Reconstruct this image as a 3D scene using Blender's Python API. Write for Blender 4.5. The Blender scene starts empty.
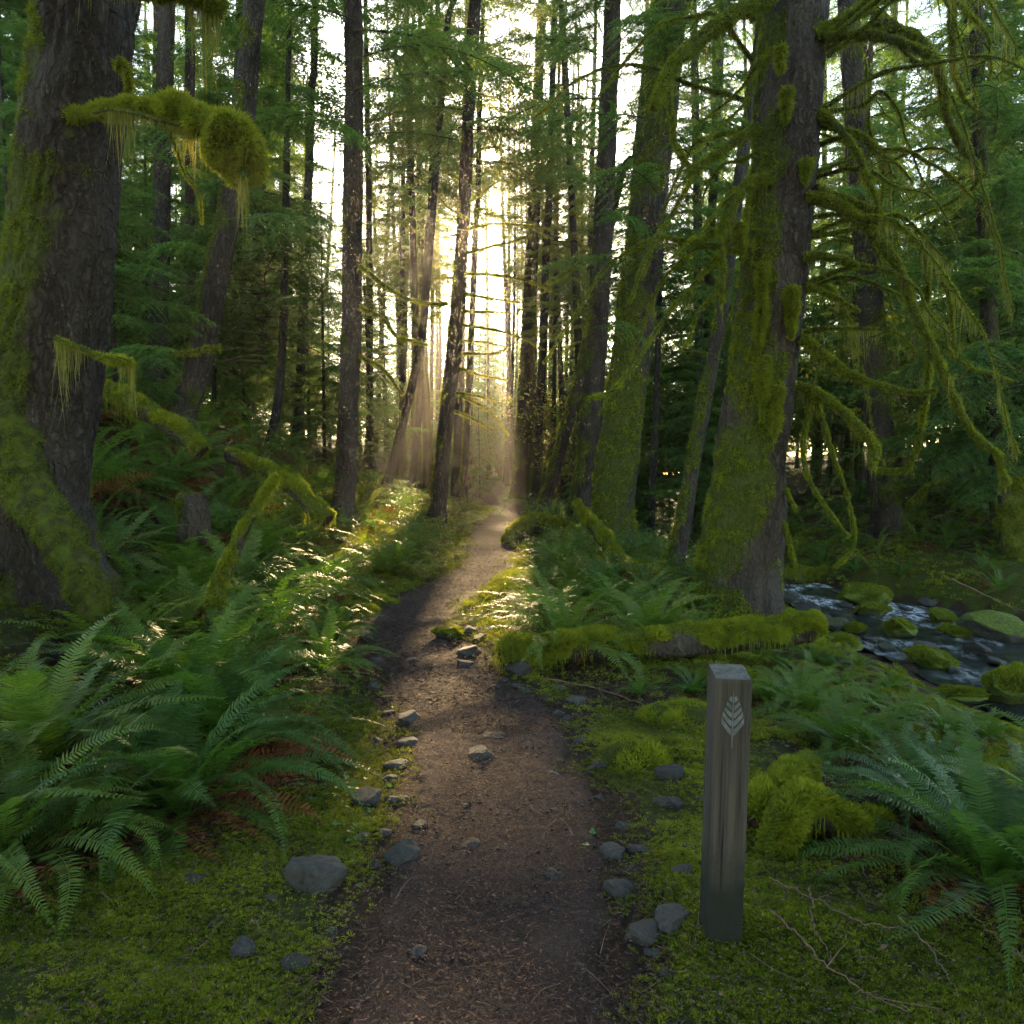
import bpy, math, random
import numpy as np
from mathutils import Vector

random.seed(11)
rng = np.random.default_rng(11)
FOREST_SEED = 25
R_ = math.radians
scene = bpy.context.scene
COL = scene.collection

# ------------------------------------------------------------------ camera
FPX, HOR = 800.0, 470.0
PITCH = math.atan((512 - HOR) / FPX)
CAMZ = 1.5
cam_d = bpy.data.cameras.new('camera')
cam_d.sensor_width = 36.0
cam_d.lens = FPX / 1024 * 36
cam_d.clip_start = 0.05
cam_d.clip_end = 600
cam = bpy.data.objects.new('camera', cam_d)
COL.objects.link(cam)
cam.location = (0, 0, CAMZ)
cam.rotation_euler = (R_(90) - PITCH, 0, 0)
scene.camera = cam

# ------------------------------------------------------------------ light
SUN_EL, SUN_AZ = R_(16.0), R_(-1.0)          # azimuth from +Y towards +X
world = bpy.data.worlds.new('World')
scene.world = world
world.use_nodes = True
wn = world.node_tree.nodes
wl = world.node_tree.links
wn.clear()
sky = wn.new('ShaderNodeTexSky')
sky.sky_type = 'NISHITA'
sky.sun_disc = False
sky.sun_elevation = SUN_EL
sky.sun_rotation = SUN_AZ
sky.air_density = 1.0
sky.dust_density = 0.5
sky.ozone_density = 1.0
bg = wn.new('ShaderNodeBackground')
bg.inputs['Strength'].default_value = 0.15
wo = wn.new('ShaderNodeOutputWorld')
wl.new(sky.outputs[0], bg.inputs['Color'])
wl.new(bg.outputs[0], wo.inputs['Surface'])
sd = bpy.data.lights.new('sun', 'SUN')
sd.energy = 4.0
sd.angle = R_(0.5)
sd.color = (1.0, 0.74, 0.42)
sun = bpy.data.objects.new('sun', sd)
COL.objects.link(sun)
sdir = Vector((math.sin(SUN_AZ) * math.cos(SUN_EL), math.cos(SUN_AZ) * math.cos(SUN_EL), math.sin(SUN_EL)))
sun.rotation_euler = sdir.to_track_quat('Z', 'Y').to_euler()
sun.location = sdir * 80

scene.view_settings.view_transform = 'Standard'
scene.view_settings.look = 'None'
scene.view_settings.gamma = 1.0
scene.view_settings.exposure = 3.1
scene.view_settings.use_white_balance = True
scene.view_settings.white_balance_temperature = 7200
scene.view_settings.white_balance_tint = 8

scene.render.engine = 'CYCLES'
cy = scene.cycles
cy.max_bounces = 7
cy.diffuse_bounces = 4
cy.glossy_bounces = 3
cy.transmission_bounces = 5
cy.transparent_max_bounces = 8
cy.volume_bounces = 0
cy.caustics_reflective = False
cy.caustics_refractive = False
cy.sample_clamp_indirect = 6
cy.use_denoising = True
cy.use_adaptive_sampling = True
cy.adaptive_threshold = 0.015

# ------------------------------------------------------------------ noise
_perm = np.random.default_rng(5).permutation(256)
_perm = np.concatenate([_perm, _perm, _perm])
_g3 = np.array([[1,1,0],[-1,1,0],[1,-1,0],[-1,-1,0],[1,0,1],[-1,0,1],[1,0,-1],[-1,0,-1],
                [0,1,1],[0,-1,1],[0,1,-1],[0,-1,-1],[1,1,0],[-1,1,0],[0,-1,1],[0,-1,-1]], float)

def perlin(p):
    p = np.asarray(p, float)
    sh = p.shape[:-1]
    p = p.reshape(-1, 3)
    i = np.floor(p).astype(int)
    f = p - i
    i &= 255
    u = f * f * f * (f * (f * 6 - 15) + 10)
    def g(dx, dy, dz):
        h = _perm[_perm[_perm[(i[:, 0] + dx) & 255] + ((i[:, 1] + dy) & 255)] + ((i[:, 2] + dz) & 255)] & 15
        return (_g3[h] * (f - np.array([dx, dy, dz]))).sum(1)
    def L(a, b, t): return a + t * (b - a)
    x0 = L(L(g(0,0,0), g(1,0,0), u[:,0]), L(g(0,1,0), g(1,1,0), u[:,0]), u[:,1])
    x1 = L(L(g(0,0,1), g(1,0,1), u[:,0]), L(g(0,1,1), g(1,1,1), u[:,0]), u[:,1])
    return L(x0, x1, u[:, 2]).reshape(sh)

def n2(x, y, f, seed=0.0):
    x, y = np.broadcast_arrays(np.asarray(x, float), np.asarray(y, float))
    return perlin(np.stack([x * f + seed * 7.3, y * f - seed * 3.1, np.full_like(x, seed * 1.7 + .37)], -1))

def sstep(a, b, x):
    t = np.clip((x - a) / (b - a), 0, 1)
    return t * t * (3 - 2 * t)

# ------------------------------------------------------------------ terrain
PATH = np.array([  # y, centre x, half width
    (-16, .2, .45), (0, -.05, .43), (2.17, -.07, .42), (2.82, -.06, .39), (3.52, 0.0, .43), (5.06, -.23, .50), (5.6, -.5, .44), (6.6, -.88, .40),
    (8.1, -1.10, .37), (9.26, -.86, .40), (10.9, -.42, .34), (13.2, -.28, .36), (16.9, -.50, .40), (19.4, -.22, .45), (23, -.08, .45),
    (26, -.45, .42), (32, -1.05, .42), (40, -1.0, .45), (46, -1.8, .45), (60, -5, .45), (130, -8, .45)])
STREAM = np.array([  # y, centre x, half width
    (-16, 7.5, 1.8), (5, 6.3, 1.8), (8, 6.0, 1.6), (11, 5.75, 1.4), (12.6, 5.3, .85), (14, 4.9, .65), (17, 4.3, .7), (20, 4.1, .8),
    (25, 4.3, .8), (35, 6.5, .9), (60, 12, 1), (130, 25, 1)])

def _cub(tab, k, y):
    ys = tab[:, 0]
    v = tab[:, k]
    o = np.arange(-1, 2) * .45     # light smoothing of the polyline
    return sum(np.interp(y + d * np.clip(np.abs(y) * .12, .2, 2), ys, v) for d in o) / 3

def pathx(y): return _cub(PATH, 1, np.asarray(y, float))
def pathw(y): return _cub(PATH, 2, np.asarray(y, float))
def streamx(y): return _cub(STREAM, 1, np.asarray(y, float))
def streamw(y): return _cub(STREAM, 2, np.asarray(y, float))
def zpath(y):
    y = np.asarray(y, float)
    return .018 * np.maximum(0, y - 5) * 1.0 + .0006 * np.maximum(0, y - 45) ** 2 * .5
def zwater(y): return -.62 + .010 * (np.asarray(y, float) - 8)

def H(x, y):
    x = np.asarray(x, float)
    y = np.asarray(y, float)
    u = x - pathx(y)
    hw = pathw(y)
    l = np.maximum(0, -u - hw)
    r = np.maximum(0, u - hw)
    A = np.interp(y, [0, 2, 4, 6, 8, 10, 14, 20, 30, 60], [.15, .22, .38, .62, .86, 1, 1, .85, .7, .6])
    left = np.interp(l, [0, .3, .7, 1.2, 2, 3, 4, 5.5, 8, 14, 40], [0, .025, .07, .15, .45, 1.2, 1.9, 2.5, 3.0, 3.6, 5.5]) * A
    rr = np.interp(r, [0, .25, .8, 1.5, 2.5, 3.5, 5], [0, .03, .03, -.03, -.15, -.28, -.4])
    zp = zpath(y)
    g = zp + left + rr
    zw = zwater(y)
    xs, ws = streamx(y), streamw(y)
    e = x - (xs - ws)
    k = sstep(-1.7, .1, e)
    g = g * (1 - k) + (zw - .03) * k
    s = (x - xs) / ws
    bed = zw - .03 - .22 * np.clip(1 - s * s, 0, 1)
    g = np.where(np.abs(s) < 1, bed, g)
    t = x - (xs + ws)
    far = zw - .03 + np.interp(t, [0, .3, .8, 1.6, 3, 6, 12, 30, 90], [0, .22, .45, .6, .85, 1.5, 2.4, 4, 9])
    g = np.where(t > 0, far, g)
    off = np.clip(np.abs(u) / (hw * 1.3) - .6, 0.04, 1) 
    bump = .10 * n2(x, y, .55, 1) + .06 * n2(x, y, 1.5, 2) + .042 * n2(x, y, 4.1, 3) + .012 * n2(x, y, 11, 4)
    instream = np.clip((np.abs(s) - .75) * 3, .12, 1)
    return g + bump * off * instream

_f = np.array([0, math.cos(PITCH), -math.sin(PITCH)])
_u = np.array([0, math.sin(PITCH), math.cos(PITCH)])
def P(px, py, d):
    """world point seen at a pixel, d metres ahead (along y)"""
    v = np.array([1., 0, 0]) * (px - 512) / FPX + _f + _u * (512 - py) / FPX
    v = v / v[1]
    return np.array([0, 0, CAMZ]) + v * d
def G(px, py, dmax=70.):
    """where the ray through a pixel meets the ground"""
    v = P(px, py, 1.) - np.array([0, 0, CAMZ])
    d = np.concatenate([np.arange(1.2, 12, .01), np.arange(12, dmax, .03)])
    z = CAMZ + v[2] * d
    hit = np.nonzero(z <= H(v[0] * d, d))[0]
    dd = d[hit[0]] if len(hit) else dmax
    x = v[0] * dd
    return np.array([x, dd, float(H(x, dd))])
def PX(p):
    """pixel of a world point"""
    q = np.asarray(p, float) - np.array([0, 0, CAMZ])
    z = q @ _f
    return 512 + FPX * q[0] / z, 512 - FPX * (q @ _u) / z, z

# ------------------------------------------------------------------ materials
def new_mat(name):
    m = bpy.data.materials.new(name)
    m.use_nodes = True
    nt = m.node_tree
    nt.nodes.clear()
    return m, nt, nt.nodes, nt.links

def N(nt, typ, **kw):
    n = nt.nodes.new(typ)
    for k, v in kw.items():
        if k == 'inp':
            for a, b in v.items():
                n.inputs[a].default_value = b
        else:
            setattr(n, k, v)
    return n

def mixc(nt, fac, a, b, mode='MIX'):
    n = nt.nodes.new('ShaderNodeMix')
    n.data_type = 'RGBA'
    n.blend_type = mode
    for s, v in ((0, fac), (6, a), (7, b)):
        if isinstance(v, bpy.types.NodeSocket): nt.links.new(v, n.inputs[s])
        elif s == 0: n.inputs[0].default_value = v
        else: n.inputs[s].default_value = (*v, 1)
    return n.outputs[2]

def ramp(nt, src, a, b):
    n = nt.nodes.new('ShaderNodeMapRange')
    n.inputs['From Min'].default_value = a
    n.inputs['From Max'].default_value = b
    nt.links.new(src, n.inputs['Value'])
    return n.outputs[0]

def noise(nt, scale, detail=4, rough=.6, vec=None, sc=None):
    n = N(nt, 'ShaderNodeTexNoise', inp={'Scale': scale, 'Detail': detail, 'Roughness': rough})
    if vec is None:
        tc = N(nt, 'ShaderNodeTexCoord')
        vec = tc.outputs['Object']
    if sc is not None:
        mp = N(nt, 'ShaderNodeMapping', inp={'Scale': sc})
        nt.links.new(vec, mp.inputs['Vector'])
        vec = mp.outputs[0]
    nt.links.new(vec, n.inputs['Vector'])
    return n.outputs['Fac']

def attr(nt, name):
    return N(nt, 'ShaderNodeAttribute', attribute_name=name).outputs['Fac']

def leaf_mat(name, ca, cb, tr, trans=.4, rough=.5, spec=.35, vary=None):
    """thin leaf: colour varies leaf by leaf, lets light through"""
    m, nt, nd, lk = new_mat(name)
    t = attr(nt, 'tint')
    c = mixc(nt, t, ca, cb)
    if vary:                                     # plants differ from one another
        oi = N(nt, 'ShaderNodeObjectInfo')
        c = mixc(nt, ramp(nt, oi.outputs['Random'], -.1, 1.4), c, vary)
    ct = mixc(nt, t, tr, tuple(min(1, v * 1.5) for v in tr))
    p = N(nt, 'ShaderNodeBsdfPrincipled', inp={'Roughness': rough, 'Specular IOR Level': spec})
    lk.new(c, p.inputs['Base Color'])
    tl = N(nt, 'ShaderNodeBsdfTranslucent')
    lk.new(ct, tl.inputs['Color'])
    mx = N(nt, 'ShaderNodeMixShader', inp={0: trans})
    lk.new(p.outputs[0], mx.inputs[1])
    lk.new(tl.outputs[0], mx.inputs[2])
    o = N(nt, 'ShaderNodeOutputMaterial')
    lk.new(mx.outputs[0], o.inputs[0])
    return m

def solid(name, rough, build, bump=None, spec=.3):
    m, nt, nd, lk = new_mat(name)
    p = N(nt, 'ShaderNodeBsdfPrincipled', inp={'Roughness': rough, 'Specular IOR Level': spec})
    c = build(nt)
    lk.new(c, p.inputs['Base Color'])
    if bump:
        src, strength, dist = bump(nt)
        b = N(nt, 'ShaderNodeBump', inp={'Strength': strength, 'Distance': dist})
        lk.new(src, b.inputs['Height'])
        lk.new(b.outputs[0], p.inputs['Normal'])
    o = N(nt, 'ShaderNodeOutputMaterial')
    lk.new(p.outputs[0], o.inputs[0])
    return m

def plates(nt):
    """bark plates parted by dark cracks"""
    tc = N(nt, 'ShaderNodeTexCoord')
    nz = N(nt, 'ShaderNodeTexNoise', inp={'Scale': 7., 'Detail': 4.})
    nt.links.new(tc.outputs['Object'], nz.inputs['Vector'])
    va = N(nt, 'ShaderNodeVectorMath', operation='MULTIPLY_ADD', inp={1: (.16, .16, .30)})
    nt.links.new(nz.outputs['Color'], va.inputs[0])
    nt.links.new(tc.outputs['Object'], va.inputs[2])
    mp = N(nt, 'ShaderNodeMapping', inp={'Scale': (19, 19, 5.5)})
    nt.links.new(va.outputs[0], mp.inputs['Vector'])
    vo = N(nt, 'ShaderNodeTexVoronoi', feature='DISTANCE_TO_EDGE', inp={'Scale': 1.})
    nt.links.new(mp.outputs[0], vo.inputs['Vector'])
    return ramp(nt, vo.outputs['Distance'], .02, .26)
def bark_mat(name, dark, light, moss=(.030, .040, .008), mossb=(.070, .082, .013)):
    def c(nt):
        n1 = ramp(nt, noise(nt, 1, 6, .7, sc=(26, 26, 7)), .38, .64)
        n2_ = ramp(nt, noise(nt, 1, 3, .6, sc=(2.2, 2.2, .9)), .35, .7)
        n1 = mixc(nt, 1., n1, plates(nt), 'MULTIPLY')
        base = mixc(nt, n1, dark, light)
        base = mixc(nt, n2_, base, tuple(v * .6 + .02 for v in light))
        lich = ramp(nt, noise(nt, 1, 5, .75, sc=(24, 24, 11)), .60, .70)
        base = mixc(nt, lich, base, (.12, .12, .105))
        mc = mixc(nt, ramp(nt, noise(nt, 30, 4), .35, .65), moss, mossb)
        ma = N(nt, 'ShaderNodeMath', operation='ADD')
        nt.links.new(attr(nt, 'moss'), ma.inputs[0])
        sub = N(nt, 'ShaderNodeMath', operation='MULTIPLY_ADD', inp={1: .5, 2: -.25})
        nt.links.new(noise(nt, 18, 5, .7), sub.inputs[0])
        nt.links.new(sub.outputs[0], ma.inputs[1])
        return mixc(nt, ramp(nt, ma.outputs[0], .38, .58), base, mc)
    return solid(name, .92, c, lambda nt: (mixc(nt, .55, plates(nt), noise(nt, 1, 7, .75, sc=(34, 34, 10))), 1., .05), spec=.2)

M = {}
M['bark'] = bark_mat('bark', (.012, .008, .006), (.062, .044, .032))
M['bark_grey'] = bark_mat('bark_grey', (.016, .0105, .008), (.085, .060, .044))
M['bark_dark'] = bark_mat('bark_dark', (.009, .007, .006), (.042, .032, .026))
M['fern'] = leaf_mat('fern_leaf', (.012, .042, .008), (.038, .092, .012), (.08, .18, .014), .32, .50, .18, (.120, .150, .018))
M['fern_lit'] = leaf_mat('fern_leaf_sunlit', (.06, .11, .02), (.13, .16, .022), (.14, .17, .018), .35, .6, .2)  # yellow copy of the fern leaf: sunlight put into the colour
M['dead'] = leaf_mat('withered_frond', (.095, .030, .012), (.21, .075, .026), (.16, .05, .015), .25, .8, .1)
M['needle'] = leaf_mat('conifer_needle', (.022, .070, .022), (.058, .130, .032), (.13, .23, .03), .48, .65, .15)
M['needle_sunlit'] = leaf_mat('conifer_needle_sunlit', (.045, .090, .020), (.105, .16, .028), (.17, .20, .022), .42, .65, .15)  # needles towards the sun: warm light painted into the leaf colour
M['maple'] = leaf_mat('broad_leaf', (.09, .13, .02), (.16, .17, .025), (.22, .22, .022), .45, .5, .3)
M['shrub'] = leaf_mat('shrub_leaf', (.025, .075, .02), (.06, .13, .025), (.12, .22, .03), .4, .45, .4)
M['moss'] = leaf_mat('moss_fuzz', (.036, .056, .008), (.165, .188, .016), (.28, .31, .02), .35, .85, .08)
M['moss_deep'] = leaf_mat('moss_fuzz_deep', (.028, .042, .007), (.105, .125, .013), (.17, .20, .016), .35, .85, .08)
M['beard'] = leaf_mat('hanging_moss', (.10, .11, .025), (.19, .19, .045), (.30, .28, .05), .45, .85, .05)
M['carpet'] = leaf_mat('carpet_moss', (.060, .090, .009), (.190, .205, .018), (.27, .30, .02), .3, .85, .08)
M['clover'] = leaf_mat('clover_leaf', (.03, .12, .03), (.06, .17, .04), (.10, .25, .04), .35, .5, .3)
M['twig'] = solid('twig_bark', .8, lambda nt: mixc(nt, noise(nt, 40), (.07, .035, .02), (.17, .10, .065)))
M['limb'] = solid('limb_bark', .9, lambda nt: mixc(nt, ramp(nt, noise(nt, 9, 5), .4, .6), (.028, .022, .016), (.055, .060, .018)))
M['mossy_limb'] = solid('mossy_limb', .95, lambda nt: mixc(nt, ramp(nt, noise(nt, 12, 6, .7), .40, .58), (.024, .024, .010), (.060, .076, .010)),
                        lambda nt: (noise(nt, 60, 5, .7), .8, .02), .1)
def rockc(nt):
    a = mixc(nt, ramp(nt, noise(nt, 5, 6, .7), .35, .7), (.018, .0175, .017), (.068, .064, .058))
    a = mixc(nt, ramp(nt, noise(nt, 60, 3), .5, .75), a, (.13, .12, .105))
    a = mixc(nt, ramp(nt, noise(nt, 2.6, 4), .52, .72), a, (.062, .052, .040))
    ge = N(nt, 'ShaderNodeNewGeometry')
    sx = N(nt, 'ShaderNodeSeparateXYZ')
    nt.links.new(ge.outputs['Normal'], sx.inputs[0])
    ad = N(nt, 'ShaderNodeMath', operation='MULTIPLY_ADD', inp={1: .9})
    nt.links.new(attr(nt, 'moss'), ad.inputs[0])
    nt.links.new(noise(nt, 9, 5, .7), ad.inputs[2])
    ad2 = N(nt, 'ShaderNodeMath', operation='MULTIPLY_ADD', inp={1: .25})
    nt.links.new(sx.outputs['Z'], ad2.inputs[0])
    nt.links.new(ad.outputs[0], ad2.inputs[2])
    oi = N(nt, 'ShaderNodeObjectInfo')
    a = mixc(nt, ramp(nt, oi.outputs['Random'], 0., 1.), mixc(nt, .55, a, (.012, .011, .010)), a)
    mc = mixc(nt, ramp(nt, noise(nt, 12, 5, .7), .35, .65), (.026, .042, .006), (.110, .135, .014))
    return mixc(nt, ramp(nt, ad2.outputs[0], .93, 1.08), a, mc)
M['rock'] = solid('river_rock', .8, rockc, lambda nt: (noise(nt, 26, 8, .75), .55, .012), .2)
def groundc(nt):
    soil = mixc(nt, ramp(nt, noise(nt, 22, 8, .8), .35, .65), (.014, .009, .006), (.060, .034, .020))
    soil = mixc(nt, ramp(nt, noise(nt, 130, 3, .7), .60, .70), soil, (.13, .062, .030))
    ms = mixc(nt, ramp(nt, noise(nt, 26, 7, .8), .32, .68), (.022, .034, .006), (.085, .095, .012))
    f = N(nt, 'ShaderNodeMath', operation='MULTIPLY_ADD', inp={1: .9})
    nt.links.new(noise(nt, 2.6, 7, .72), f.inputs[0])
    nt.links.new(attr(nt, 'moss'), f.inputs[2])
    return mixc(nt, ramp(nt, f.outputs[0], .78, .98), soil, ms)
M['ground'] = solid('forest_floor', .95, groundc, lambda nt: (noise(nt, 34, 9, .8), 1., .05), .15)
def pathc(nt):
    a = mixc(nt, ramp(nt, noise(nt, 3.2, 5, .65), .3, .7), (.026, .019, .0175), (.064, .046, .042))
    a = mixc(nt, ramp(nt, noise(nt, 75, 6, .8), .42, .68), a, (.090, .058, .047))
    a = mixc(nt, ramp(nt, noise(nt, 210, 2, .6), .62, .70), a, (.15, .10, .072))
    a = mixc(nt, ramp(nt, noise(nt, 120, 3, .6), .30, .40), (.014, .009, .008), a)
    return a
M['path'] = solid('trodden_path', 1., pathc, lambda nt: (noise(nt, 120, 9, .85), 1., .02), .08)
def postc(nt):
    g = noise(nt, 1, 6, .7, sc=(55, 55, 1.8))
    a = mixc(nt, ramp(nt, g, .33, .68), (.014, .011, .0085), (.066, .052, .040))
    a = mixc(nt, ramp(nt, noise(nt, 1, 3, .6, sc=(8, 8, 2.2)), .45, .75), a, (.036, .034, .024))
    a = mixc(nt, ramp(nt, noise(nt, 1, 4, .6, sc=(34, 34, 1.0)), .36, .30), a, (.004, .003, .003))
    tc = N(nt, 'ShaderNodeTexCoord')
    sx = N(nt, 'ShaderNodeSeparateXYZ')
    nt.links.new(tc.outputs['Object'], sx.inputs[0])
    ad = N(nt, 'ShaderNodeMath', operation='MULTIPLY_ADD', inp={1: -.30})
    nt.links.new(noise(nt, 7, 5, .7), ad.inputs[0])
    nt.links.new(sx.outputs['Z'], ad.inputs[2])
    a = mixc(nt, ramp(nt, ad.outputs[0], .16, .02), a, (.010, .011, .007))   # darker towards the foot, edge broken by noise
    return a
M['post'] = solid('weathered_wood', .82, postc, lambda nt: (noise(nt, 1, 7, .75, sc=(70, 70, 2.5)), .7, .006), .25)
M['posttop'] = solid('weathered_end_grain', .9, lambda nt: mixc(nt, ramp(nt, noise(nt, 45, 6, .8), .35, .7), (.04, .038, .034), (.125, .118, .105)),
                     lambda nt: (noise(nt, 80, 5), .6, .004), .2)
M['emblem'] = solid('weathered_metal_inlay', .6, lambda nt: mixc(nt, ramp(nt, noise(nt, 40, 5, .7), .35, .7), (.042, .046, .047), (.105, .110, .112)), None, .4)
M['rotten'] = solid('rotten_wood', .95, lambda nt: mixc(nt, ramp(nt, noise(nt, 1, 6, .75, sc=(3, 30, 30)), .35, .65), (.012, .008, .005), (.07, .04, .022)),
                    lambda nt: (noise(nt, 1, 6, .7, sc=(4, 40, 40)), 1., .03), .1)
def water_mat():
    m, nt, nd, lk = new_mat('stream_water')
    p = N(nt, 'ShaderNodeBsdfPrincipled', inp={'Roughness': .06, 'IOR': 1.33, 'Specular IOR Level': .6})
    fo = attr(nt, 'tint')
    br = ramp(nt, noise(nt, 14, 6, .75, sc=(1, .5, 1)), .42, .62)
    mu = N(nt, 'ShaderNodeMath', operation='MULTIPLY')
    lk.new(fo, mu.inputs[0])
    lk.new(br, mu.inputs[1])
    c = mixc(nt, mu.outputs[0], (.018, .022, .020), (.62, .66, .70))
    lk.new(c, p.inputs['Base Color'])
    rg = N(nt, 'ShaderNodeMapRange', inp={'To Min': .05, 'To Max': .55})
    lk.new(mu.outputs[0], rg.inputs[0])
    lk.new(rg.outputs[0], p.inputs['Roughness'])
    b = N(nt, 'ShaderNodeBump', inp={'Strength': .5, 'Distance': .03})
    lk.new(noise(nt, 9, 5, .6), b.inputs['Height'])
    lk.new(b.outputs[0], p.inputs['Normal'])
    o = N(nt, 'ShaderNodeOutputMaterial')
    lk.new(p.outputs[0], o.inputs[0])
    return m
M['water'] = water_mat()

# ------------------------------------------------------------------ mesh collector
class MB:
    def __init__(s):
        s.V, s.Q, s.T, s.t, s.m, s.qm, s.tm, s.n = [], [], [], [], [], [], [], 0
    def add(s, V, Q=None, T=None, tint=.5, moss=0., mi=0):
        V = np.asarray(V, float).reshape(-1, 3)
        k = len(V)
        s.V.append(V)
        if Q is not None and len(Q):
            Q = np.asarray(Q, int).reshape(-1, 4)
            s.Q.append(Q + s.n)
            s.qm.append(np.full(len(Q), mi))
        if T is not None and len(T):
            T = np.asarray(T, int).reshape(-1, 3)
            s.T.append(T + s.n)
            s.tm.append(np.full(len(T), mi))
        s.t.append(np.broadcast_to(np.asarray(tint, float).ravel(), (k,)))
        s.m.append(np.broadcast_to(np.asarray(moss, float).ravel(), (k,)))
        s.n += k
    def stamp(s, tV, tQ, tT, R, p, tint, mi=0):
        """copies of a small template at frames R (n,3,3 columns = axes, scaled) and points p"""
        n, k = len(p), len(tV)
        if n == 0: return
        V = np.einsum('nij,kj->nki', R, tV) + p[:, None, :]
        off = (np.arange(n) * k)[:, None, None]
        Q = (np.asarray(tQ)[None] + off).reshape(-1, 4) if tQ is not None and len(tQ) else None
        T = (np.asarray(tT)[None] + off).reshape(-1, 3) if tT is not None and len(tT) else None
        s.add(V.reshape(-1, 3), Q, T, np.repeat(np.broadcast_to(tint, (n,)), k), 0, mi)
    def merge(s, o, A=None, t=(0, 0, 0), dt=0):
        V = np.concatenate(o.V)
        if A is not None: V = V @ np.asarray(A).T
        V = V + np.asarray(t)
        base = s.n
        s.V.append(V)
        for a, b, am, bm in ((s.Q, o.Q, s.qm, o.qm), (s.T, o.T, s.tm, o.tm)):
            for q, m in zip(b, bm):
                a.append(q + base)
                am.append(m)
        s.t.append(np.clip(np.concatenate(o.t) + dt, 0, 1))
        s.m.append(np.concatenate(o.m))
        s.n += len(V)
    def mesh(s, name, mats, smooth=True):
        me = bpy.data.meshes.new(name)
        V = np.concatenate(s.V)
        Q = np.concatenate(s.Q) if s.Q else np.zeros((0, 4), int)
        T = np.concatenate(s.T) if s.T else np.zeros((0, 3), int)
        me.vertices.add(len(V))
        me.vertices.foreach_set('co', V.astype(np.float32).ravel())
        li = np.concatenate([Q.ravel(), T.ravel()]).astype(np.int32)
        me.loops.add(len(li))
        me.loops.foreach_set('vertex_index', li)
        nf = len(Q) + len(T)
        me.polygons.add(nf)
        st = np.concatenate([np.arange(len(Q)) * 4, len(Q) * 4 + np.arange(len(T)) * 3]).astype(np.int32)
        me.polygons.foreach_set('loop_start', st)
        mi = np.concatenate([np.concatenate(s.qm) if s.qm else np.zeros(0, int), np.concatenate(s.tm) if s.tm else np.zeros(0, int)]).astype(np.int32)
        for m in (mats if isinstance(mats, (list, tuple)) else [mats]):
            me.materials.append(m)
        me.polygons.foreach_set('material_index', mi)
        me.polygons.foreach_set('use_smooth', np.full(nf, smooth))
        for nm, arr in (('tint', s.t), ('moss', s.m)):
            a = me.attributes.new(nm, 'FLOAT', 'POINT')
            a.data.foreach_set('value', np.concatenate(arr).astype(np.float32))
        me.update(calc_edges=True)
        return me
    def build(s, name, mats, parent=None, smooth=True):
        return link(name, s.mesh(name, mats, smooth), parent)

def link(name, me, parent=None):
    o = bpy.data.objects.new(name, me)
    COL.objects.link(o)
    if parent is not None: o.parent = parent
    return o
def tag(o, label=None, cat=None, group=None, kind=None):
    if label: o['label'] = label
    if cat: o['category'] = cat
    if group: o['group'] = group
    if kind: o['kind'] = kind
    return o
def thing(name, label, cat, loc, group=None):
    o = bpy.data.objects.new(name, None)
    o.empty_display_size = .1
    COL.objects.link(o)
    o.location = loc
    return tag(o, label, cat, group)

def unit(v): return v / np.maximum(np.linalg.norm(v, axis=-1, keepdims=True), 1e-9)
def frames(d, up, L, W=None, T=None):
    """frames with x along d (length L), y across (width W), z near up"""
    d = unit(d)
    y = unit(np.cross(up, d))
    z = np.cross(d, y)
    L = np.broadcast_to(L, d.shape[:1])
    W = L if W is None else np.broadcast_to(W, d.shape[:1])
    T = L if T is None else np.broadcast_to(T, d.shape[:1])
    return np.stack([d * L[:, None], y * W[:, None], z * T[:, None]], -1)

def catmull(pts, n):
    pts = np.asarray(pts, float)
    k = len(pts)
    ext = np.concatenate([[2 * pts[0] - pts[1]], pts, [2 * pts[-1] - pts[-2]]])
    u = np.linspace(0, k - 1, n)
    i = np.minimum(u.astype(int), k - 2)
    f = (u - i)[:, None]
    a, b, c, d = ext[i], ext[i + 1], ext[i + 2], ext[i + 3]
    return .5 * (2 * b + (c - a) * f + (2 * a - 5 * b + 4 * c - d) * f ** 2 + (3 * b - a - 3 * c + d) * f ** 3)

def tube(path, rad, k, disp=None, closed=True):
    """tube along a polyline: V (n,k,3), N (n,k,3), quads"""
    path = np.asarray(path, float)
    n = len(path)
    rad = np.broadcast_to(rad, (n,)).astype(float)
    tg = unit(np.gradient(path, axis=0))
    a = np.cross(tg[0], [0, 1, 0.01]) if abs(tg[0][1]) < .9 else np.cross(tg[0], [1, 0, 0.01])
    a = a / np.linalg.norm(a)
    A = np.zeros_like(path)
    for i in range(n):
        a = a - tg[i] * (a @ tg[i])
        a = a / np.linalg.norm(a)
        A[i] = a
    B = np.cross(tg, A)
    th = np.arange(k) / k * 2 * math.pi
    Nn = A[:, None] * np.cos(th)[None, :, None] + B[:, None] * np.sin(th)[None, :, None]
    rr = rad[:, None] * np.ones(k)[None]
    if disp is not None: rr = rr + disp(path, th, rr)
    V = path[:, None] + Nn * rr[..., None]
    i, j = np.meshgrid(np.arange(n - 1), np.arange(k), indexing='ij')
    Q = np.stack([i * k + j, i * k + (j + 1) % k, (i + 1) * k + (j + 1) % k, (i + 1) * k + j], -1).reshape(-1, 4)
    return V, Nn, Q

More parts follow.
